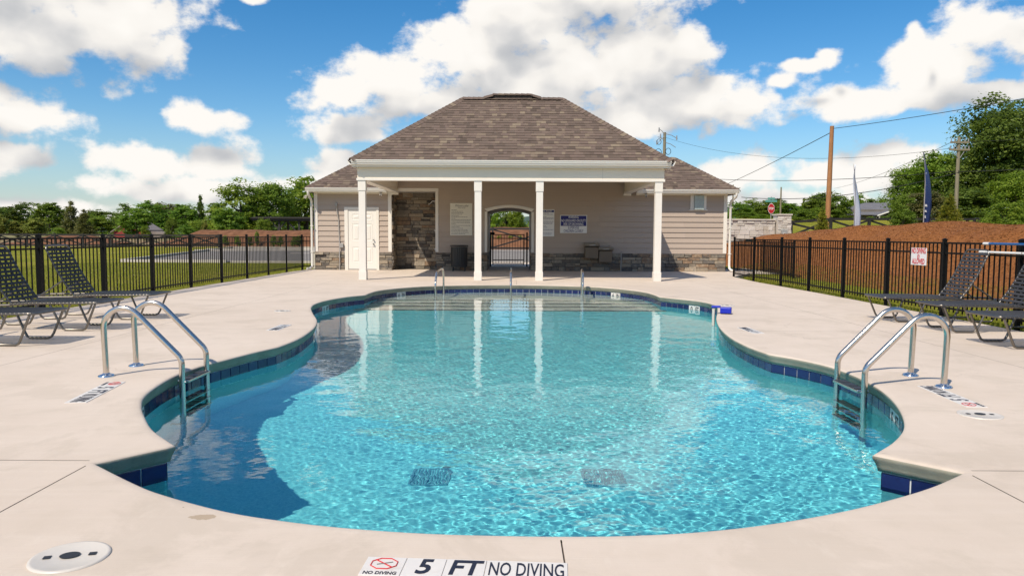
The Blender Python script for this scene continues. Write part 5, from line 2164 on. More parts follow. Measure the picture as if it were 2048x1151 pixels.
# ------------------------------------------------------------------ pale stone entrance wall
def build_entrance():
    t = thing('stone_wall', 'pale random-stone entrance wall with flat coping beyond the fence', 'wall', (13.6, 45, -0.1))
    L = 5.4
    MB().box(-2.4, 2.35, 0.05, 0.55, 0.0, 2.28).build('core', 'mortar', t)
    t.children[0].data.materials[0] = MATS['stone_cap']
    stone_field(t, (-2.4, 0.06), (1, 0), 4.75, 0.0, 2.26, depth=0.07, meshes=PALE, rows=(0.13, 0.30), widths=(0.2, 0.62), seed=60, gap=0.02)
    MB().bbox(-2.45, 2.35, -0.06, 0.62, 2.285, 2.37, 0.015).build('coping', 'stone_cap', t)
    t = thing('stone_pier', 'square pale stone pier with cap at the end of the entrance wall', 'pier', (16.42, 45.2, -0.1))
    MB().box(-0.40, 0.40, -0.42, 0.42, 0, 2.60).build('core', 'stone_cap', t)
    stone_field(t, (-0.40, -0.41), (1, 0), 0.80, 0.0, 2.58, depth=0.05, meshes=PALE, rows=(0.10, 0.16), widths=(0.2, 0.42), seed=61, gap=0.012)
    stone_field(t, (0.39, -0.42), (0, 1), 0.84, 0.0, 2.58, depth=0.05, meshes=PALE, rows=(0.10, 0.16), widths=(0.2, 0.42), seed=62, gap=0.012)
    MB().bbox(-0.47, 0.47, -0.49, 0.49, 2.60, 2.68, 0.015).build('cap', 'stone_cap', t)
    t = thing('electric_meter', 'grey electric meter box mounted on the stone pier', 'meter', (16.35, 44.68, 0.75))
    MB().bbox(-0.17, 0.17, -0.18, 0.0, 0, 0.88, 0.015).build('cabinet', 'meter_grey', t)
    MB().cyl((-0.02, -0.18, 0.60), (-0.02, -0.27, 0.60), 0.095, 20).build('dial', 'white_plastic', t)
    MB().cyl((-0.02, -0.27, 0.60), (-0.02, -0.28, 0.60), 0.07, 20).build('dial_face', 'dark_plastic', t)
    MB().bbox(-0.42, -0.24, -0.12, 0.0, -0.12, 0.05, 0.01).build('junction_box', 'white_plastic', t)
    MB().bbox(-0.38, -0.22, -0.10, 0.0, 0.20, 0.48, 0.01).build('disconnect', 'dark_plastic', t)
    c = MB()
    for x in (-0.07, 0.07):
        c.cyl((x, -0.09, 0), (x, -0.09, -0.9), 0.03, 8)
    c.build('conduit', 'conduit', t)
    t = thing('transformer', 'low dark green transformer box with orange decal by the stone wall', 'transformer', (12.55, 38.0, -0.1))
    b = MB()
    b.bbox(-0.44, 0.44, -0.45, 0.45, 0.08, 1.14, 0.02)
    b.build('cabinet', 'transformer_green', t)
    MB().box(-0.55, 0.55, -0.55, 0.55, 0, 0.08).build('pad', 'kerb', t)
    MB().bbox(-0.47, 0.47, -0.47, 0.47, 1.14, 1.19, 0.01).build('lid', 'transformer_green', t)
    d = MB()
    d.box(-0.15, 0.22, -0.456, -0.4505, 0.98, 1.09)
    d.box(-0.07, 0.13, -0.456, -0.4505, 1.09, 1.13)
    for x in (-0.14, -0.02, 0.10, 0.19):
        d.box(x, x + 0.035, -0.456, -0.4505, 0.92, 0.98)
    d.build('decal', 'orange_decal', t)
    t = thing('stop_sign', 'red octagonal stop sign with green street-name blades on top', 'street sign', (20.9, 60.0, gz(20.9, 60)))
    zc = 1.23 + (470.5 + 1.6 - 417) / 24.67 - gz(20.9, 60)
    MB().cyl((0, 0.03, 0), (0, 0.03, zc + 0.95), 0.035, 8).build('post', 'conduit', t)
    oct_ = [(0.26 * math.cos(R(22.5 + 45 * k)), zc + 0.40 * math.sin(R(22.5 + 45 * k))) for k in range(8)]
    MB().prism([(x * 1.08, zc + (z - zc) * 1.08) for x, z in oct_], 'y', -0.004, 0.0).build('border', 'sign_white', t)
    pl = MB().prism(oct_, 'y', -0.012, -0.005).build('plate', 'stop_red', t)
    place('lettering', text_mesh('STOP', 0.26, 'sign_white', maxw=0.36, bold=0.006), pl, (0, -0.016, zc), WALL_ROT)
    MB().bbox(-0.48, 0.45, -0.02, 0.0, zc + 0.52, zc + 0.70, 0.005).build('name_blade', 'street_green', t)
    MB().bbox(-0.30, 0.26, -0.05, 0.03, zc + 0.72, zc + 0.88, 0.005).build('name_blade', 'street_green', t)


build_entrance()


# ------------------------------------------------------------------ utility poles and wires
def pole(x, y, ztop, r, matn, label, lean=(0, 0), arms=()):
    z0 = gz(x, y)
    t = thing('utility_pole', label, 'pole', (x, y, z0))
    h = ztop - z0
    MB().tube([(-lean[0], -lean[1], -0.3), (0, 0, h * 0.5), (lean[0], lean[1], h)], [r * 1.15, r, r * 0.82], 12).build('shaft', matn, t)
    for (dz, half, tilt) in arms:
        a = MB()
        a.box(-half, half, -0.16, -0.06, h - dz - 0.07, h - dz + 0.07)
        ao = a.build('cross_arm', 'pole_wood_grey', t)
        for k in (-0.92, -0.55, 0.55, 0.92):
            MB().cyl((half * k, -0.11, h - dz + 0.07), (half * k, -0.11, h - dz + 0.30), 0.05, 8, 0.035).build('insulator', 'insulator', ao)
        for s in (-1, 1):
            MB().tube([(s * half * 0.55, -0.09, h - dz - 0.06), (0, -0.09, h - dz - 0.75)], 0.025, 5).build('brace', 'insulator', ao)
    return t


pole(25.52, 60.0, 10.05, 0.19, 'pole_wood_orange', 'bare reddish-brown timber pole rising behind the young conifer', (0.05, 0))
pole(34.6, 58.0, 8.97, 0.14, 'pole_wood_grey', 'grey utility pole with two cross-arms in front of the big tree', (0, 0), ((0.42, 0.72, 0), (0.98, 0.78, 0)))
tp = pole(19.3, 95.0, 14.3, 0.22, 'pole_wood_grey', 'utility pole with coiled cables showing above the roof hip')
h = 14.3 - gz(19.3, 95)
for k, (x, z, r) in enumerate(((-0.75, h - 1.2, 0.28), (-0.8, h - 2.6, 0.42), (0.45, h - 2.4, 0.33))):
    c = MB()
    c.tube([(x + r * math.cos(a), -0.2, z + r * 1.25 * math.sin(a)) for a in np.linspace(0, 2 * math.pi, 15)[:-1]], 0.035, 5, closed=True)
    c.build('cable_coil', 'wire', tp)
for k, (x0, z0, x1, z1) in enumerate(((-1.0, h - 1.5, 0, h - 0.5), (-0.7, h + 0.4, 0.0, h - 0.4), (0.1, h - 0.2, 1.6, h - 0.8), (0.1, h - 1.3, 1.4, h - 1.9), (-0.9, h - 0.6, -0.1, h - 1.0))):
    MB().tube([(x0, -0.15, z0), ((x0 + x1) / 2, -0.15, (z0 + z1) / 2 + 0.12), (x1, -0.15, z1)], 0.04, 5).build('bracket', 'insulator', tp)
for x, z in ((-1.0, h - 1.3), (-0.75, h + 0.3), (-0.55, h - 0.5), (1.5, h - 0.7)):
    MB().cyl((x, -0.15, z - 0.25), (x, -0.15, z + 0.3), 0.10, 8, 0.06).build('insulator', 'insulator', tp)
pole(59.3, 200.0, 15.0, 0.2, 'pole_wood_grey', 'distant utility pole just beyond the house eave corner', (0, 0), ((0.9, 1.9, 0),))
pole(33.2, 92.0, 7.3, 0.10, 'pole_wood_grey', 'slim grey pole standing in front of the tree line past the stone pier')
pole(42.0, 60.0, 6.9, 0.08, 'pole_wood_grey', 'short dark pole half lost in the leaves of the big tree')


def wire(p0, p1, sag, r, label):
    n = 24
    pts = []
    for k in range(n + 1):
        t = k / n
        pts.append((p0[0] + (p1[0] - p0[0]) * t, p0[1] + (p1[1] - p0[1]) * t, p0[2] + (p1[2] - p0[2]) * t - 4 * sag * t * (1 - t)))
    m = MB()
    m.tube(pts, r, 5)
    return tag(m.build('overhead_wire', 'wire'), label, 'wire', 'overhead wires')


wire((25.6, 60.0, 9.85), (33.8, 36.0, 9.75), 0.25, 0.022, 'thick black wire from the top of the reddish pole to the near right')
wire((25.5, 60.0, 9.55), (41.0, 200.0, 10.0), 1.2, 0.03, 'black wire sloping from the reddish pole down behind the roof')
wire((19.3, 95.0, 9.0), (34.6, 57.8, 6.35), 0.75, 0.026, 'sagging cable crossing behind the reddish pole at mid height')
wire((23.1, 75.0, 5.15), (34.6, 57.8, 6.25), 0.85, 0.03, 'heavy low cable rising to the grey pole with cross-arms')
wire((34.6, 57.8, 6.3), (40.0, 50.0, 6.3), 0.12, 0.022, 'cable running from the grey cross-arm pole into the big tree')
wire((35.2, 57.8, 8.6), (41.0, 50.0, 8.5), 0.15, 0.012, 'thin wire from the upper cross-arm across the big tree')
wire((34.0, 57.8, 8.6), (54.0, 125.0, 9.3), 0.5, 0.018, 'thin wire from the upper cross-arm running away over the house')
wire((34.0, 57.8, 8.1), (19.3, 95.0, 13.7), 1.6, 0.014, 'thin sagging wire between the coiled-cable pole and the cross-arms')


# ------------------------------------------------------------------ feather flags
def feather(x, y, zb, h, matn, label, letters, amp, wd, seed):
    t = thing('feather_flag', label, 'flag', (x, y, zb))
    rr = random.Random(seed)
    MB().tube([(0, 0, -0.2), (0.0, 0, h * 0.6), (-0.04, 0, h * 0.85), (-0.13, 0, h)], [0.018, 0.014, 0.011, 0.006], 8).build('mast', 'conduit', t)
    n = 26
    V = []
    for k in range(n + 1):
        f = k / n
        z = 0.05 + (h - 0.08) * f
        w = wd * (1 if f < 0.72 else max(0.02, (1 - f) / 0.28))
        sway = amp * math.sin(f * 6.0 + 0.8) * f - (0.12 * max(0, f - 0.6) / 0.4)
        for j in range(5):
            g = j / 4
            V.append((sway + w * g * 0.55 + 0.05 * amp * math.sin(9 * f + 3 * g) + 0.012, 0.42 * w * g + 0.06 * math.sin(7 * f + 2.5 * g), z))
    F = [(5 * k + j, 5 * k + j + 1, 5 * k + 6 + j, 5 * k + 5 + j) for k in range(n) for j in range(4)]
    m = MB()
    m.add(V, F, True)
    o = m.build('banner', matn, t)
    md = o.modifiers.new('cloth', 'SOLIDIFY')
    md.thickness = 0.004
    if letters:
        # lettering, edge-on and unreadable: white strokes that follow the cloth
        for k in range(9):
            f = 0.14 + 0.072 * k + rr.uniform(-0.01, 0.01)
            i0 = int(f * n)
            q = MB()
            for a, b in ((rr.uniform(0.0, 0.15), rr.uniform(0.35, 0.6)),):
                P0, P1, P2, P3 = [Vector(V[5 * (i0 + d) + j]) for d in (0, 1) for j in (0, 4)]
                off = Vector((0, -0.006, 0))
                za, zb = rr.uniform(0, 0.3), rr.uniform(0.6, 1.0)
                def at_(u, v):
                    return P0.lerp(P1, u).lerp(P2.lerp(P3, u), v) + off
                q.add([at_(a, za), at_(b, za * 0.6), at_(b * 0.8, zb), at_(a, zb)], [(0, 1, 2, 3)])
            q.build('stroke', 'sign_white', o)
    return t


feather(14.55, 31.6, 1.15, 3.15, 'flag_white', 'pale white feather flag on the mound, bent by the wind', '', 0.16, 0.62, 1)
feather(14.4, 26.0, 1.55, 2.65, 'flag_blue', 'navy blue feather flag with white letters on the mound crest', 'x', 0.035, 0.66, 2)


# ------------------------------------------------------------------ houses and barn far off
def far_house():
    x, y = 58.0, 130.0
    z0 = gz(x, y)
    t = thing('house', 'low house with dark grey roof and glazed porch beyond the mound', 'house', (x, y, z0))
    MB().box(0.8, 15, 0, 8, -0.5, 2.0).build('wall', 'house_wall', t)
    r = MB()
    r.add([(-1.3, -1.0, 1.05), (8.6, -1.2, 1.15), (16, -1.2, 1.15), (16, 9, 1.15), (-1.3, 9, 1.05), (5.5, 4.0, 3.35), (16, 4.0, 3.35)],
          [(0, 1, 5), (1, 2, 6, 5), (3, 4, 5, 6), (4, 0, 5), (0, 4, 3, 2, 1)])
    r.add([(-1.3, -1.0, 0.95), (8.6, -1.2, 1.05), (8.6, -1.2, 1.15), (-1.3, -1.0, 1.05)], [(0, 1, 2, 3)])
    r.build('roof', 'house_roof', t)
    g = MB()
    g.add([(2.6 + 2.0, -2.6, 0.95), (6.0 + 1.2, -2.6, 1.85), (9.8 + 0.4, -2.6, 1.0), (4.6, 3, 0.95), (7.2, 3, 1.85), (10.2, 3, 1.0)], [(0, 1, 4, 3), (1, 2, 5, 4)])
    g.build('porch_roof', 'house_roof', t)
    f = MB()
    for a, b in (((4.6, 0.95), (7.2, 1.85)), ((7.2, 1.85), (10.2, 1.0))):
        f.prism([(a[0], a[1] - 0.18), (b[0], b[1] - 0.18), (b[0], b[1] + 0.02), (a[0], a[1] + 0.02)], 'y', -2.72, -2.6)
    f.build('barge_board', 'white_trim', t)
    for k in range(7):
        xx = 5.0 + 0.72 * k
        w = MB().box(xx, xx + 0.58, -0.06, 0.0, -0.2, 1.0).build('window', 'house_glass', t)
        MB().box(xx - 0.07, xx, -0.10, 0.0, -0.4, 1.05).build('frame', 'white_trim', w)
    for xx in (1.6, 2.9):
        w = MB().box(xx, xx + 0.6, -0.06, 0.0, -0.2, 0.8).build('window', 'house_glass', t)
        MB().box(xx - 0.08, xx, -0.10, 0.0, -0.25, 0.85).build('frame', 'white_trim', w)
    for xx in (5.0, 7.2, 9.6):
        MB().box(xx - 0.09, xx + 0.09, -2.6, -2.42, -0.5, 1.0).build('porch_post', 'stone_cap', t)
    MB().cyl((7.7, -2.9, -0.3), (7.7, -2.9, 1.2), 0.25, 10, 0.08).build('folded_parasol', 'stone_cap', t)


far_house()


def barn():
    x, y = -78.5, 150.0
    t = thing('barn', 'small red barn with pale tin roof among the far trees', 'barn', (x, y, gz(x, y)))
    MB().prism([(-2.0, 0), (4.2, 0), (4.2, 1.6), (1.2, 3.4), (-2.0, 1.2)], 'y', 0, 7).build('wall', 'red_barn', t)
    r = MB()
    r.prism([(-2.5, 1.0), (1.2, 3.35), (4.6, 1.45), (4.6, 1.6), (1.2, 3.6), (-2.5, 1.18)], 'y', -0.4, 7.4)
    r.build('roof', 'tin_roof', t)
    MB().box(0.2, 1.8, -0.06, 0.0, 0, 1.7).build('door', 'dark_wood', t)
    MB().prism([(4.3, 0), (9.5, 0), (9.5, 0.9), (4.3, 1.4)], 'y', 1.5, 6.5).build('shed', 'tin_roof', t)


barn()


def pavilion():
    x, y = -38.5, 112.0
    z0 = gz(x, y)
    t = thing('pavilion', 'black timber shelter with cross-braced posts beside the house corner', 'shelter', (x, y, z0))
    r = MB()
    r.box(-0.6, 9.0, -0.5, 5.0, 3.25, 3.55)
    r.prism([(-0.9, 3.55), (9.3, 3.55), (8.6, 3.8), (-0.2, 3.8)], 'y', -0.7, 5.2)
    r.build('roof', 'dark_wood', t)
    for px in (0.2, 3.4, 6.4):
        for py in (0.0, 4.4):
            MB().box(px - 0.14, px + 0.14, py - 0.14, py + 0.14, -0.3, 3.25).build('post', 'dark_wood', t)
    for a, b in (((0.2, 1.1), (2.4, 3.2)), ((4.6, 3.2), (6.4, 1.1)), ((2.2, 3.2), (4.6, 0.4)), ((4.4, 3.2), (2.0, 0.4))):
        b_ = MB()
        b_.prism([(a[0] - 0.1, a[1]), (a[0] + 0.12, a[1]), (b[0] + 0.12, b[1]), (b[0] - 0.1, b[1])], 'y', -0.1, 0.08)
        b_.build('brace', 'dark_wood', t)


pavilion()
t = thing('utility_cabinet', 'cream utility cabinet on the grass just past the house corner', 'cabinet', (-7.55, 28.6, gz(-7.55, 28.6)))
MB().bbox(-0.1, 0.28, -0.2, 0.2, 0, 0.62, 0.015).build('cabinet', 'stone_cap', t)
MB().bbox(-0.12, 0.30, -0.22, 0.22, 0.62, 0.68, 0.01).build('lid', 'white_plastic', t)
MB().box(0.12, 0.2, -0.215, -0.2005, 0.12, 0.24).build('label_plate', 'dark_plastic', t)


# ------------------------------------------------------------------ vegetation
def leaf_cloud(seed, lobes, n, size, flat=1.0, hang=0.0, clump=0.16):
    """leaf quads gathered in clumps over a set of ellipsoid lobes; returns V, F, tone"""
    rg = np.random.default_rng(seed)
    lob = np.array(lobes, float)            # x y z rx ry rz
    vol = (lob[:, 3] * lob[:, 4] * lob[:, 5]) ** (2 / 3)
    nc = max(12, n // 55)
    which = rg.choice(len(lob), nc, p=vol / vol.sum())
    d = rg.normal(size=(nc, 3))
    d /= np.linalg.norm(d, axis=1)[:, None]
    rad = rg.uniform(0.50, 1.0, nc) ** 0.6
    rad *= rg.uniform(0.86, 1.10, nc)
    cc = lob[which, :3] + d * rad[:, None] * lob[which, 3:6]
    keep = cc[:, 2] > lob[:, 2].min() - lob[:, 5].max() * 0.9
    cc = cc[keep]
    dd = d[keep]
    nc = len(cc)
    ctone = np.clip(rg.normal(0.5, 0.2, nc), 0, 1)
    per = n // nc + 1
    ci = np.repeat(np.arange(nc), per)
    N = len(ci)
    sc_ = clump * np.mean(lob[:, 3:6])
    off = rg.normal(size=(N, 3)) * np.array([1.25, 1.25, 0.62]) * sc_ * rg.uniform(0.5, 1.35, nc)[ci][:, None]
    off[:, 2] -= hang * np.abs(off[:, 0])
    p = cc[ci] + off
    nr = rg.normal(size=(N, 3)) * 0.55 + dd[ci] * 0.75 + np.array([0, 0, 0.55])
    nr /= np.linalg.norm(nr, axis=1)[:, None]
    a = np.cross(nr, rg.normal(size=(N, 3)))
    a /= np.linalg.norm(a, axis=1)[:, None] + 1e-9
    b = np.cross(nr, a)
    s = size * rg.uniform(0.6, 1.35, N)[:, None]
    V = np.stack([p - a * s, p - b * s * 0.62 * flat, p + a * s, p + b * s * 0.62 * flat], 1).reshape(-1, 3)
    F = np.arange(4 * N).reshape(N, 4)
    tone = np.clip(ctone[ci] + rg.normal(0, 0.16, N), 0, 1)
    return V, F, tone


CROWN = {}
TRUNK = {}


def crown(key, seed, lobes, n, size, matn, **kw):
    V, F, tn = leaf_cloud(seed, lobes, n, size, **kw)
    CROWN[key] = np_mesh('crown', V, F, matn, tn)


def round_lobes(seed, h, r, base, k=9):
    rr = random.Random(seed)
    L = [(0, 0, base + (h - base) * 0.55, r * 0.72, r * 0.72, (h - base) * 0.42)]
    for i in range(k):
        a = 2 * math.pi * i / k + rr.uniform(-0.4, 0.4)
        z = base + (h - base) * rr.uniform(0.22, 0.85)
        f = 1 - 0.55 * max(0, (z - base) / (h - base) - 0.45)
        q = r * rr.uniform(0.42, 0.66) * f
        L.append((q * math.cos(a), q * math.sin(a), z, r * rr.uniform(0.30, 0.46), r * rr.uniform(0.30, 0.46), (h - base) * rr.uniform(0.13, 0.22)))
    L.append((rr.uniform(-.15, .15) * r, 0, h - (h - base) * 0.16, r * 0.36, r * 0.36, (h - base) * 0.16))
    return L


def trunk_mesh(seed, h, r):
    rr = random.Random(seed)
    m = MB()
    m.tube([(0, 0, -0.03), (rr.uniform(-.02, .02), 0, 0.25 * h), (rr.uniform(-.03, .03), rr.uniform(-.03, .03), 0.55 * h), (rr.uniform(-.04, .04), 0, 0.9 * h)], [r * 1.3, r, r * 0.7, r * 0.2], 7)
    for k in range(7):
        a = rr.uniform(0, 6.28)
        z = rr.uniform(0.25, 0.7) * h
        l = rr.uniform(0.16, 0.30)
        m.tube([(0, 0, z), (l * 0.5 * math.cos(a), l * 0.5 * math.sin(a), z + l * 0.35), (l * math.cos(a), l * math.sin(a), z + l * 0.9)], [r * 0.5, r * 0.35, r * 0.1], 5)
    return m.mesh('trunk', 'bark')


# unit trees: height 1, radius about 0.4
for i in range(4):
    L = round_lobes(10 + i, 1.0, 0.42, -0.02, 13)
    crown('mid%d' % i, 20 + i, L, 8500, 0.022, 'leaf_mid', clump=0.2)
    crown('dark%d' % i, 30 + i, L, 8500, 0.022, 'leaf_dark', clump=0.2)
    crown('bright%d' % i, 40 + i, L, 8500, 0.022, 'leaf_bright', clump=0.2)
L = round_lobes(71, 1.0, 0.42, 0.0, 12)
crown('yellow0', 50, L, 7000, 0.026, 'leaf_yellow', clump=0.2)
crown('brown0', 51, round_lobes(72, 1.0, 0.44, 0.0, 12), 8000, 0.022, 'leaf_brown', clump=0.2)
crown('bush0', 52, round_lobes(73, 1.0, 0.50, -0.05, 12), 8000, 0.024, 'leaf_mid', clump=0.2)
crown('bush1', 53, round_lobes(74, 1.0, 0.50, -0.05, 12), 8000, 0.024, 'leaf_bright', clump=0.2)
crown('big0', 54, round_lobes(75, 1.0, 0.44, 0.06, 22), 46000, 0.0105, 'leaf_dark', clump=0.17)
crown('big1', 55, round_lobes(76, 1.0, 0.46, 0.02, 14), 18000, 0.016, 'leaf_bright', clump=0.22)
crown('big2', 56, round_lobes(77, 1.0, 0.46, 0.04, 14), 18000, 0.016, 'leaf_mid', clump=0.22)
for i in range(4):
    TRUNK[i] = trunk_mesh(80 + i, 0.8, 0.028)


def conifer_mesh(seed, n, size, wid=0.34, base=0.02, matn='leaf_conifer'):
    rg = np.random.default_rng(seed)
    nb = n // 40
    z = base + (1 - base) * (1 - np.sqrt(rg.uniform(0, 1, nb)))
    a = rg.uniform(0, 2 * np.pi, nb)
    R_ = wid * (1 - z) ** 0.8 * rg.uniform(0.55, 1.12, nb)
    per = 40
    i = np.repeat(np.arange(nb), per)
    t = rg.uniform(0.35, 1.0, len(i))
    p = np.stack([np.cos(a[i]) * R_[i] * t, np.sin(a[i]) * R_[i] * t, z[i] - 0.06 * t * R_[i] / wid + 0.05 * t * t], 1)
    p += rg.normal(size=p.shape) * 0.022
    N = len(i)
    d = np.stack([np.cos(a[i]), np.sin(a[i]), rg.normal(0.2, 0.4, N)], 1) + rg.normal(size=(N, 3)) * 0.45
    d /= np.linalg.norm(d, axis=1)[:, None]
    b = np.cross(d, rg.normal(size=(N, 3)))
    b /= np.linalg.norm(b, axis=1)[:, None] + 1e-9
    s = size * rg.uniform(0.6, 1.3, N)[:, None]
    V = np.stack([p - d * s, p - b * s * 0.3, p + d * s, p + b * s * 0.3], 1).reshape(-1, 3)
    tone = np.clip(0.32 + 0.6 * (t - 0.35) + rg.normal(0, 0.17, N) + 0.2 * rg.normal(size=nb)[i], 0, 1)
    return np_mesh('crown', V, np.arange(4 * N).reshape(N, 4), matn, tone)


CROWN['conifer0'] = conifer_mesh(90, 9000, 0.034, 0.42)
CROWN['conifer1'] = conifer_mesh(91, 11000, 0.030, 0.52, matn='leaf_conifer')
CROWN['cedar0'] = conifer_mesh(92, 8000, 0.03, 0.36, 0.0, 'leaf_brown')
CROWN['cedar1'] = conifer_mesh(93, 8000, 0.03, 0.34, 0.0, 'leaf_dark')

ti = [0]


def tree(name, key, x, y, h, width, label, group=None, rot=None, z=None, cat='tree'):
    ti[0] += 1
    z0 = gz(x, y) if z is None else z
    t = thing(name, label, cat, (x, y, z0 - 0.02), rot if rot is not None else ti[0] * 2.399, group)
    sx = width
    place('crown', CROWN[key], t, None, None, (sx, sx, h))
    place('trunk', TRUNK[ti[0] % 4], t, None, None, (h, h, h))
    return t


def px_tree(name, key, px, ytop, wpx, Y, label, group=None, wscale=0.84, z=None, cat='tree'):
    """size a tree from its bearing: px along the view plane, ytop its top, Y the distance"""
    X = (px - 1024) / 1480 * Y
    hor = 470 + (px - 1024) * 0.00506
    ztop = 1.23 + (hor - ytop) / 1480 * Y
    z0 = gz(X, Y) if z is None else z
    h = ztop - z0
    w = wpx / 1480 * Y / wscale
    if group == LF:
        h *= 1.08
        w *= 1.22
    return tree(name, key, X, Y, h, w, label, group, z=z, cat=cat)


LF = 'trees along the far edge of the lawn'
px_tree('broadleaf_tree', 'dark1', -30, 412, 90, 175, 'dark tree at the outer end of the far tree row', LF)
px_tree('broadleaf_tree', 'dark2', 22, 414, 66, 190, 'dark green tree standing behind the two yellow-green bushes', LF)
px_tree('broadleaf_tree', 'dark0', 60, 410, 60, 200, 'tall dark tree behind the rounder yellow-green bush', LF)
px_tree('broadleaf_tree', 'mid3', 102, 407, 60, 165, 'mid-green tree between the yellow-green bushes and the brown cedar', LF)
px_tree('willow_bush', 'yellow0', 2, 428, 36, 118, 'yellow-green willow bush at the outer end of the lawn', 'yellow-green willow bushes', cat='bush')
px_tree('willow_bush', 'yellow0', 40, 440, 46, 120, 'low yellow-green willow bush, paler and wider than its neighbour', 'yellow-green willow bushes', cat='bush')
px_tree('willow_bush', 'yellow0', 74, 434, 48, 114, 'round bright yellow-green willow bush in front of dark trees', 'yellow-green willow bushes', cat='bush')
px_tree('cedar_tree', 'cedar0', 146, 409, 56, 140, 'brownish cedar tree with pointed crown beside the yellow bushes', LF)
px_tree('cedar_tree', 'cedar0', 172, 424, 50, 132, 'lower brownish cedar tree spreading beside the pointed one', LF)
px_tree('broadleaf_tree', 'dark3', 196, 421, 56, 330, 'small dark tree far away in the gap of the tree row', LF)
px_tree('broadleaf_tree', 'mid1', 206, 438, 60, 190, 'low mid-green tree beside the red barn', LF)
px_tree('broadleaf_tree', 'dark0', 250, 412, 46, 210, 'dark tree rising behind the red barn', LF)
px_tree('broadleaf_tree', 'mid2', 276, 420, 62, 138, 'broad mid-green tree partly hiding the red barn', LF)
px_tree('broadleaf_tree', 'mid0', 306, 405, 78, 170, 'tall mid-green tree just past the red barn', LF)
px_tree('broadleaf_tree', 'brown0', 338, 412, 70, 178, 'olive-brown tree in the middle of the row past the barn', LF)
px_tree('broadleaf_tree', 'mid3', 372, 410, 54, 165, 'mid-green tree in front of the narrow dark tree', LF)
px_tree('cedar_tree', 'cedar1', 404, 396, 34, 168, 'narrow dark conifer rising above the tree row', LF)
px_tree('broadleaf_tree', 'mid1', 436, 410, 50, 160, 'mid-green tree between the dark conifer and the large pale tree', LF)
px_tree('broadleaf_tree', 'bright0', 482, 372, 100, 118, 'large bright green tree with two crowns beside the dark one', LF)
px_tree('broadleaf_tree', 'big2', 536, 375, 92, 122, 'large dark green tree next to the bright one', LF)
px_tree('broadleaf_tree', 'bright2', 612, 363, 100, 132, 'bright spreading tree behind the black timber shelter', LF)
px_tree('broadleaf_tree', 'mid2', 460, 420, 60, 112, 'lower mid-green tree at the foot of the large bright tree', LF)
px_tree('shrub', 'yellow0', 411, 438, 16, 90, 'thin upright yellow-green sapling in the mulch bank', cat='shrub')
px_tree('shrub', 'bush1', 400, 440, 48, 104, 'yellow-green shrub behind the thin sapling', cat='shrub')
px_tree('shrub', 'bush0', 345, 435, 26, 110, 'pale olive shrub in front of the olive-brown tree', cat='shrub')
px_tree('shrub', 'bush1', 526, 436, 34, 100, 'round bright shrub at the foot of the large dark tree', cat='shrub')
px_tree('shrub', 'bush0', 372, 448, 40, 100, 'low green shrub beside the yellow-green one', cat='shrub')
px_tree('shrub', 'bush0', 515, 461, 9, 80, 'tiny clipped shrub on the crest of the mulch bank', cat='shrub')
px_tree('shrub', 'bush1', 118, 454, 34, 108, 'low bright shrub in front of the brownish cedar', cat='shrub')
px_tree('shrub', 'bush1', 294, 452, 18, 112, 'small green shrub beside the barn', cat='shrub')
for k, px in enumerate((452, 476, 500, 548, 562, 590, 600)):
    px_tree('shrub', ('bush0', 'bush1')[k % 2], px, 470 + (k % 3), 13, 76, 'small round shrub planted at the foot of the mulch bank', 'shrubs along the mulch bank', cat='shrub', z=-0.1)

# behind the house, seen through the passage
for k, (px, yt, w, Y, key) in enumerate(((985, 405, 50, 105, 'bright1'), (1012, 398, 52, 112, 'mid0'), (1034, 416, 44, 108, 'bright3'), (1048, 448, 26, 150, 'mid1'))):
    px_tree('broadleaf_tree', key, px, yt, w, Y, ['bright tree filling the passage arch beside the bin side', 'taller tree in the middle of the passage arch', 'tree in the passage arch toward the gap of sky', 'small far tree in the sky gap of the passage arch'][k], 'trees seen through the passage')
for k, px in enumerate((984, 1000, 1021, 1040)):
    px_tree('shrub', 'bush1', px, 470, 14, 69, 'small shrub along the board fence seen through the passage', 'shrubs seen through the passage', cat='shrub', z=-0.06)

RF = 'tree line beyond the stone wall'
rows = [(1420, 402, 70, 150, 'mid1'), (1478, 404, 56, 120, 'mid0'), (1500, 398, 60, 128, 'bright0'), (1530, 400, 60, 122, 'mid2'), (1552, 396, 50, 130, 'dark1'), (1575, 405, 60, 118, 'mid3'), (1604, 396, 26, 140, 'cedar'),
        (1622, 392, 56, 128, 'mid1'), (1640, 383, 60, 135, 'dark2'), (1672, 386, 60, 130, 'mid0'), (1700, 392, 56, 138, 'bright1'), (1736, 398, 60, 160, 'dark0'), (1762, 396, 60, 175, 'mid2')]
lab = ['tree partly behind the wing roof hip', 'leafy tree behind the house downspout', 'bright tree behind the stone wall', 'tree behind the stop sign', 'dark tree above the stone wall beside the stop sign', 'tree above the stone pier',
       'pointed dark conifer between the pier and the reddish pole', 'tree left standing against the reddish pole', 'dark tree directly behind the reddish pole', 'tree behind the house gable end', 'bright tree behind the white feather flag', 'dark tree behind the grey-roofed house', 'tree rising past the grey-roofed house ridge']
for (px, yt, w, Y, key), l in zip(rows, lab):
    if key == 'cedar':
        px_tree('cedar_tree', 'cedar1', px, yt, w, Y, l, RF)
    else:
        px_tree('broadleaf_tree', key, px, yt, w, Y, l, RF)
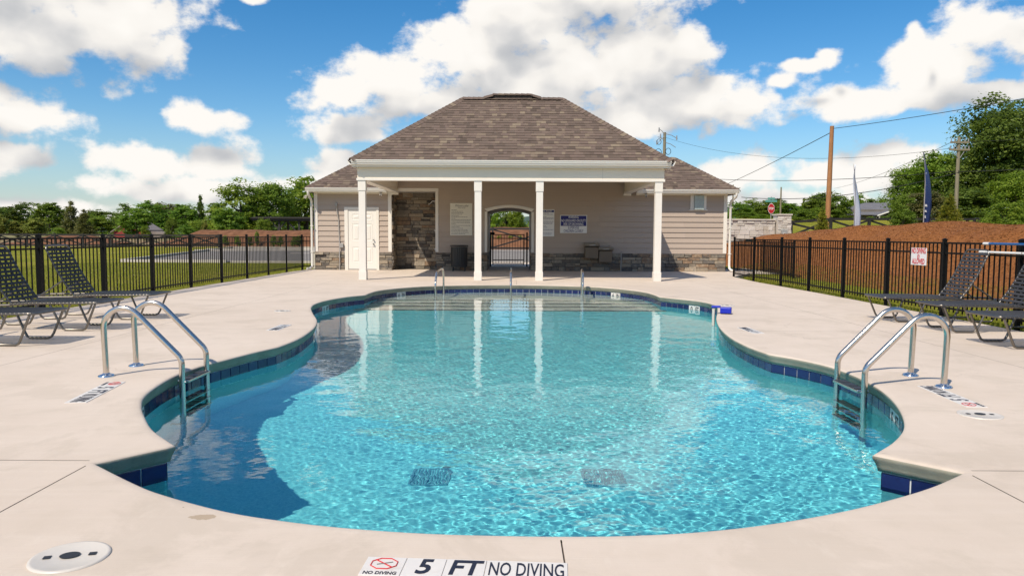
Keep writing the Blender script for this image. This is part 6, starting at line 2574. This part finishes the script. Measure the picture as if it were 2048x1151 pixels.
for (px, yt, w, Y, key, l) in ((1490, 424, 46, 92, 'bush0', 'low bush above the stone wall by the downspout'), (1520, 428, 40, 88, 'bush1', 'low bright bush above the stone wall'), (1605, 418, 50, 80, 'bush0', 'wide bush between the slim pole and the reddish pole'),
                               (1632, 414, 36, 84, 'bush1', 'bright bush just left of the reddish pole'), (1690, 430, 20, 118, 'bush0', 'small bush in front of the grey-roofed house wall'), (1738, 433, 18, 120, 'bush1', 'small bush beside the glazed porch'), (1708, 432, 16, 118, 'bush0', 'little bush before the white flag by the house'), (1764, 432, 16, 122, 'bush0', 'little bush at the glazed porch corner')):
    px_tree('shrub', key, px, yt, w, Y, l, cat='shrub')

# right of the picture
px_tree('broadleaf_tree', 'big0', 2020, 198, 250, 74, 'huge dark broadleaf tree towering behind the utility pole')
px_tree('broadleaf_tree', 'big2', 1885, 305, 150, 80, 'dark broadleaf tree beside the blue flag, lower than the huge one')
px_tree('broadleaf_tree', 'big2', 1815, 336, 90, 92, 'spreading tree with an open crown beside the grey-roofed house')
px_tree('broadleaf_tree', 'bush0', 1806, 388, 64, 62, 'olive bushy tree on the mound side of the house')
px_tree('broadleaf_tree', 'brown0', 1850, 385, 80, 58, 'brownish bushy tree right behind the blue flag')
px_tree('broadleaf_tree', 'big1', 2030, 345, 120, 44, 'bright green young tree near the fence poles')
px_tree('broadleaf_tree', 'dark2', 1930, 375, 120, 66, 'dark low tree below the huge crown')
px_tree('broadleaf_tree', 'dark0', 2110, 260, 160, 60, 'dark tree at the outer edge behind the bright young tree')
px_tree('conifer_shrub', 'conifer1', 1894, 386, 56, 26.6, 'dense yellow-green conifer on the mound beside the blue flag', cat='conifer', wscale=0.98, z=1.60)
px_tree('conifer_shrub', 'conifer0', 1642, 414, 38, 36.5, 'young yellow-green conifer in front of the reddish pole', cat='conifer', wscale=0.84, z=1.15)
px_tree('shrub', 'bush0', 1802, 416, 50, 40, 'low leafy shrub on the mound edge near the house', cat='shrub', z=1.0)
px_tree('shrub', 'bush1', 2005, 400, 70, 36, 'leafy shrub on the mound crest under the bright tree', cat='shrub', z=1.2)
t = thing('rail_pile', 'low pale pile of stacked logs under the huge tree', 'log pile', (36.6, 60.0, gz(36.6, 60)))
for k in range(6):
    MB().cyl((-0.9 + 0.1 * (k % 2), 0.3 * (k % 3), 0.15 + 0.26 * (k // 3)), (1.9, 0.3 * (k % 3), 0.15 + 0.26 * (k // 3)), 0.14, 8).build('log', 'stone_cap', t)


def thicket(label, xs, y, h, w, n, size, matn, seed):
    rg = random.Random(seed)
    lobes = []
    for x in np.arange(xs[0], xs[1], w * 0.55):
        yy = y + rg.uniform(-4, 4)
        hh = h * rg.uniform(0.6, 1.25)
        lobes.append((x, yy, gz(x, yy) + hh * 0.4, w * rg.uniform(0.5, 0.8), w * 0.5, hh * 0.6))
    V, F, tn = leaf_cloud(seed, lobes, n, size, clump=0.13)
    return tag(place('undergrowth', np_mesh('undergrowth', V, F, matn, tn)), label, 'undergrowth', kind='stuff')


thicket('dense low growth filling the gaps under the far tree row', (-165, -44), 205, 5.0, 8, 30000, 0.24, 'leaf_mid', 5)
thicket('dense low growth at the foot of the trees beyond the stone wall', (34, 110), 150, 5.0, 8, 24000, 0.2, 'leaf_mid', 6)
thicket('low growth in front of the trees seen through the passage', (-14, 14), 122, 4.5, 6, 7000, 0.2, 'leaf_bright', 7)


# blades of grass by the fences, straw on the mound
def blades(name, n, region, zfun, matn, seed, hgt, wid, lie=0.0, kind='stuff'):
    rg = np.random.default_rng(seed)
    x0, x1, y0, y1 = region
    x = rg.uniform(x0, x1, n)
    y = y0 + (y1 - y0) * rg.uniform(0, 1, n) ** 1.25
    z = zfun(x, y)
    a = rg.uniform(0, 2 * np.pi, n)
    h = hgt * rg.uniform(0.5, 1.3, n)
    w = wid * rg.uniform(0.7, 1.3, n)
    ln = lie + rg.uniform(0.1, 0.5, n) * (1 if lie == 0 else 0.3)
    dx, dy = np.cos(a), np.sin(a)
    p0 = np.stack([x - dy * w, y + dx * w, z - 0.005], 1)
    p1 = np.stack([x + dy * w, y - dx * w, z - 0.005], 1)
    p2 = np.stack([x + dx * h * ln, y + dy * h * ln, z + h * np.sqrt(np.maximum(0.02, 1 - np.minimum(ln, 0.99) ** 2)) * (1 if lie == 0 else 0.25) + 0.004], 1)
    V = np.stack([p0, p1, p2], 1).reshape(-1, 3)
    F = np.arange(3 * n).reshape(n, 3)
    o = place(name, np_mesh(name, V, F, matn, rg.uniform(0, 1, n)))
    return o


tag(blades('grass', 90000, (-19, -7.35, 6.5, 33), ground_z, 'grass_blade', 1, 0.05, 0.004), 'short patchy grass of the open lawn along the black fence', 'grass', kind='stuff')
tag(blades('grass', 50000, (6.78, 10.2, 4, 30), lambda x, y: np.maximum(ground_z(x, y), np.where(x > 8.4, mound_z(x, y), -1)), 'grass_blade', 2, 0.06, 0.004), 'grass strip between the black fence and the pine-straw mound', 'grass', kind='stuff')
tag(blades('pine_straw', 120000, (9.1, 17.5, 4, 42), mound_z, 'straw_blade', 3, 0.17, 0.007, lie=0.9), 'loose reddish pine straw spread over the mound', 'pine straw', kind='stuff')
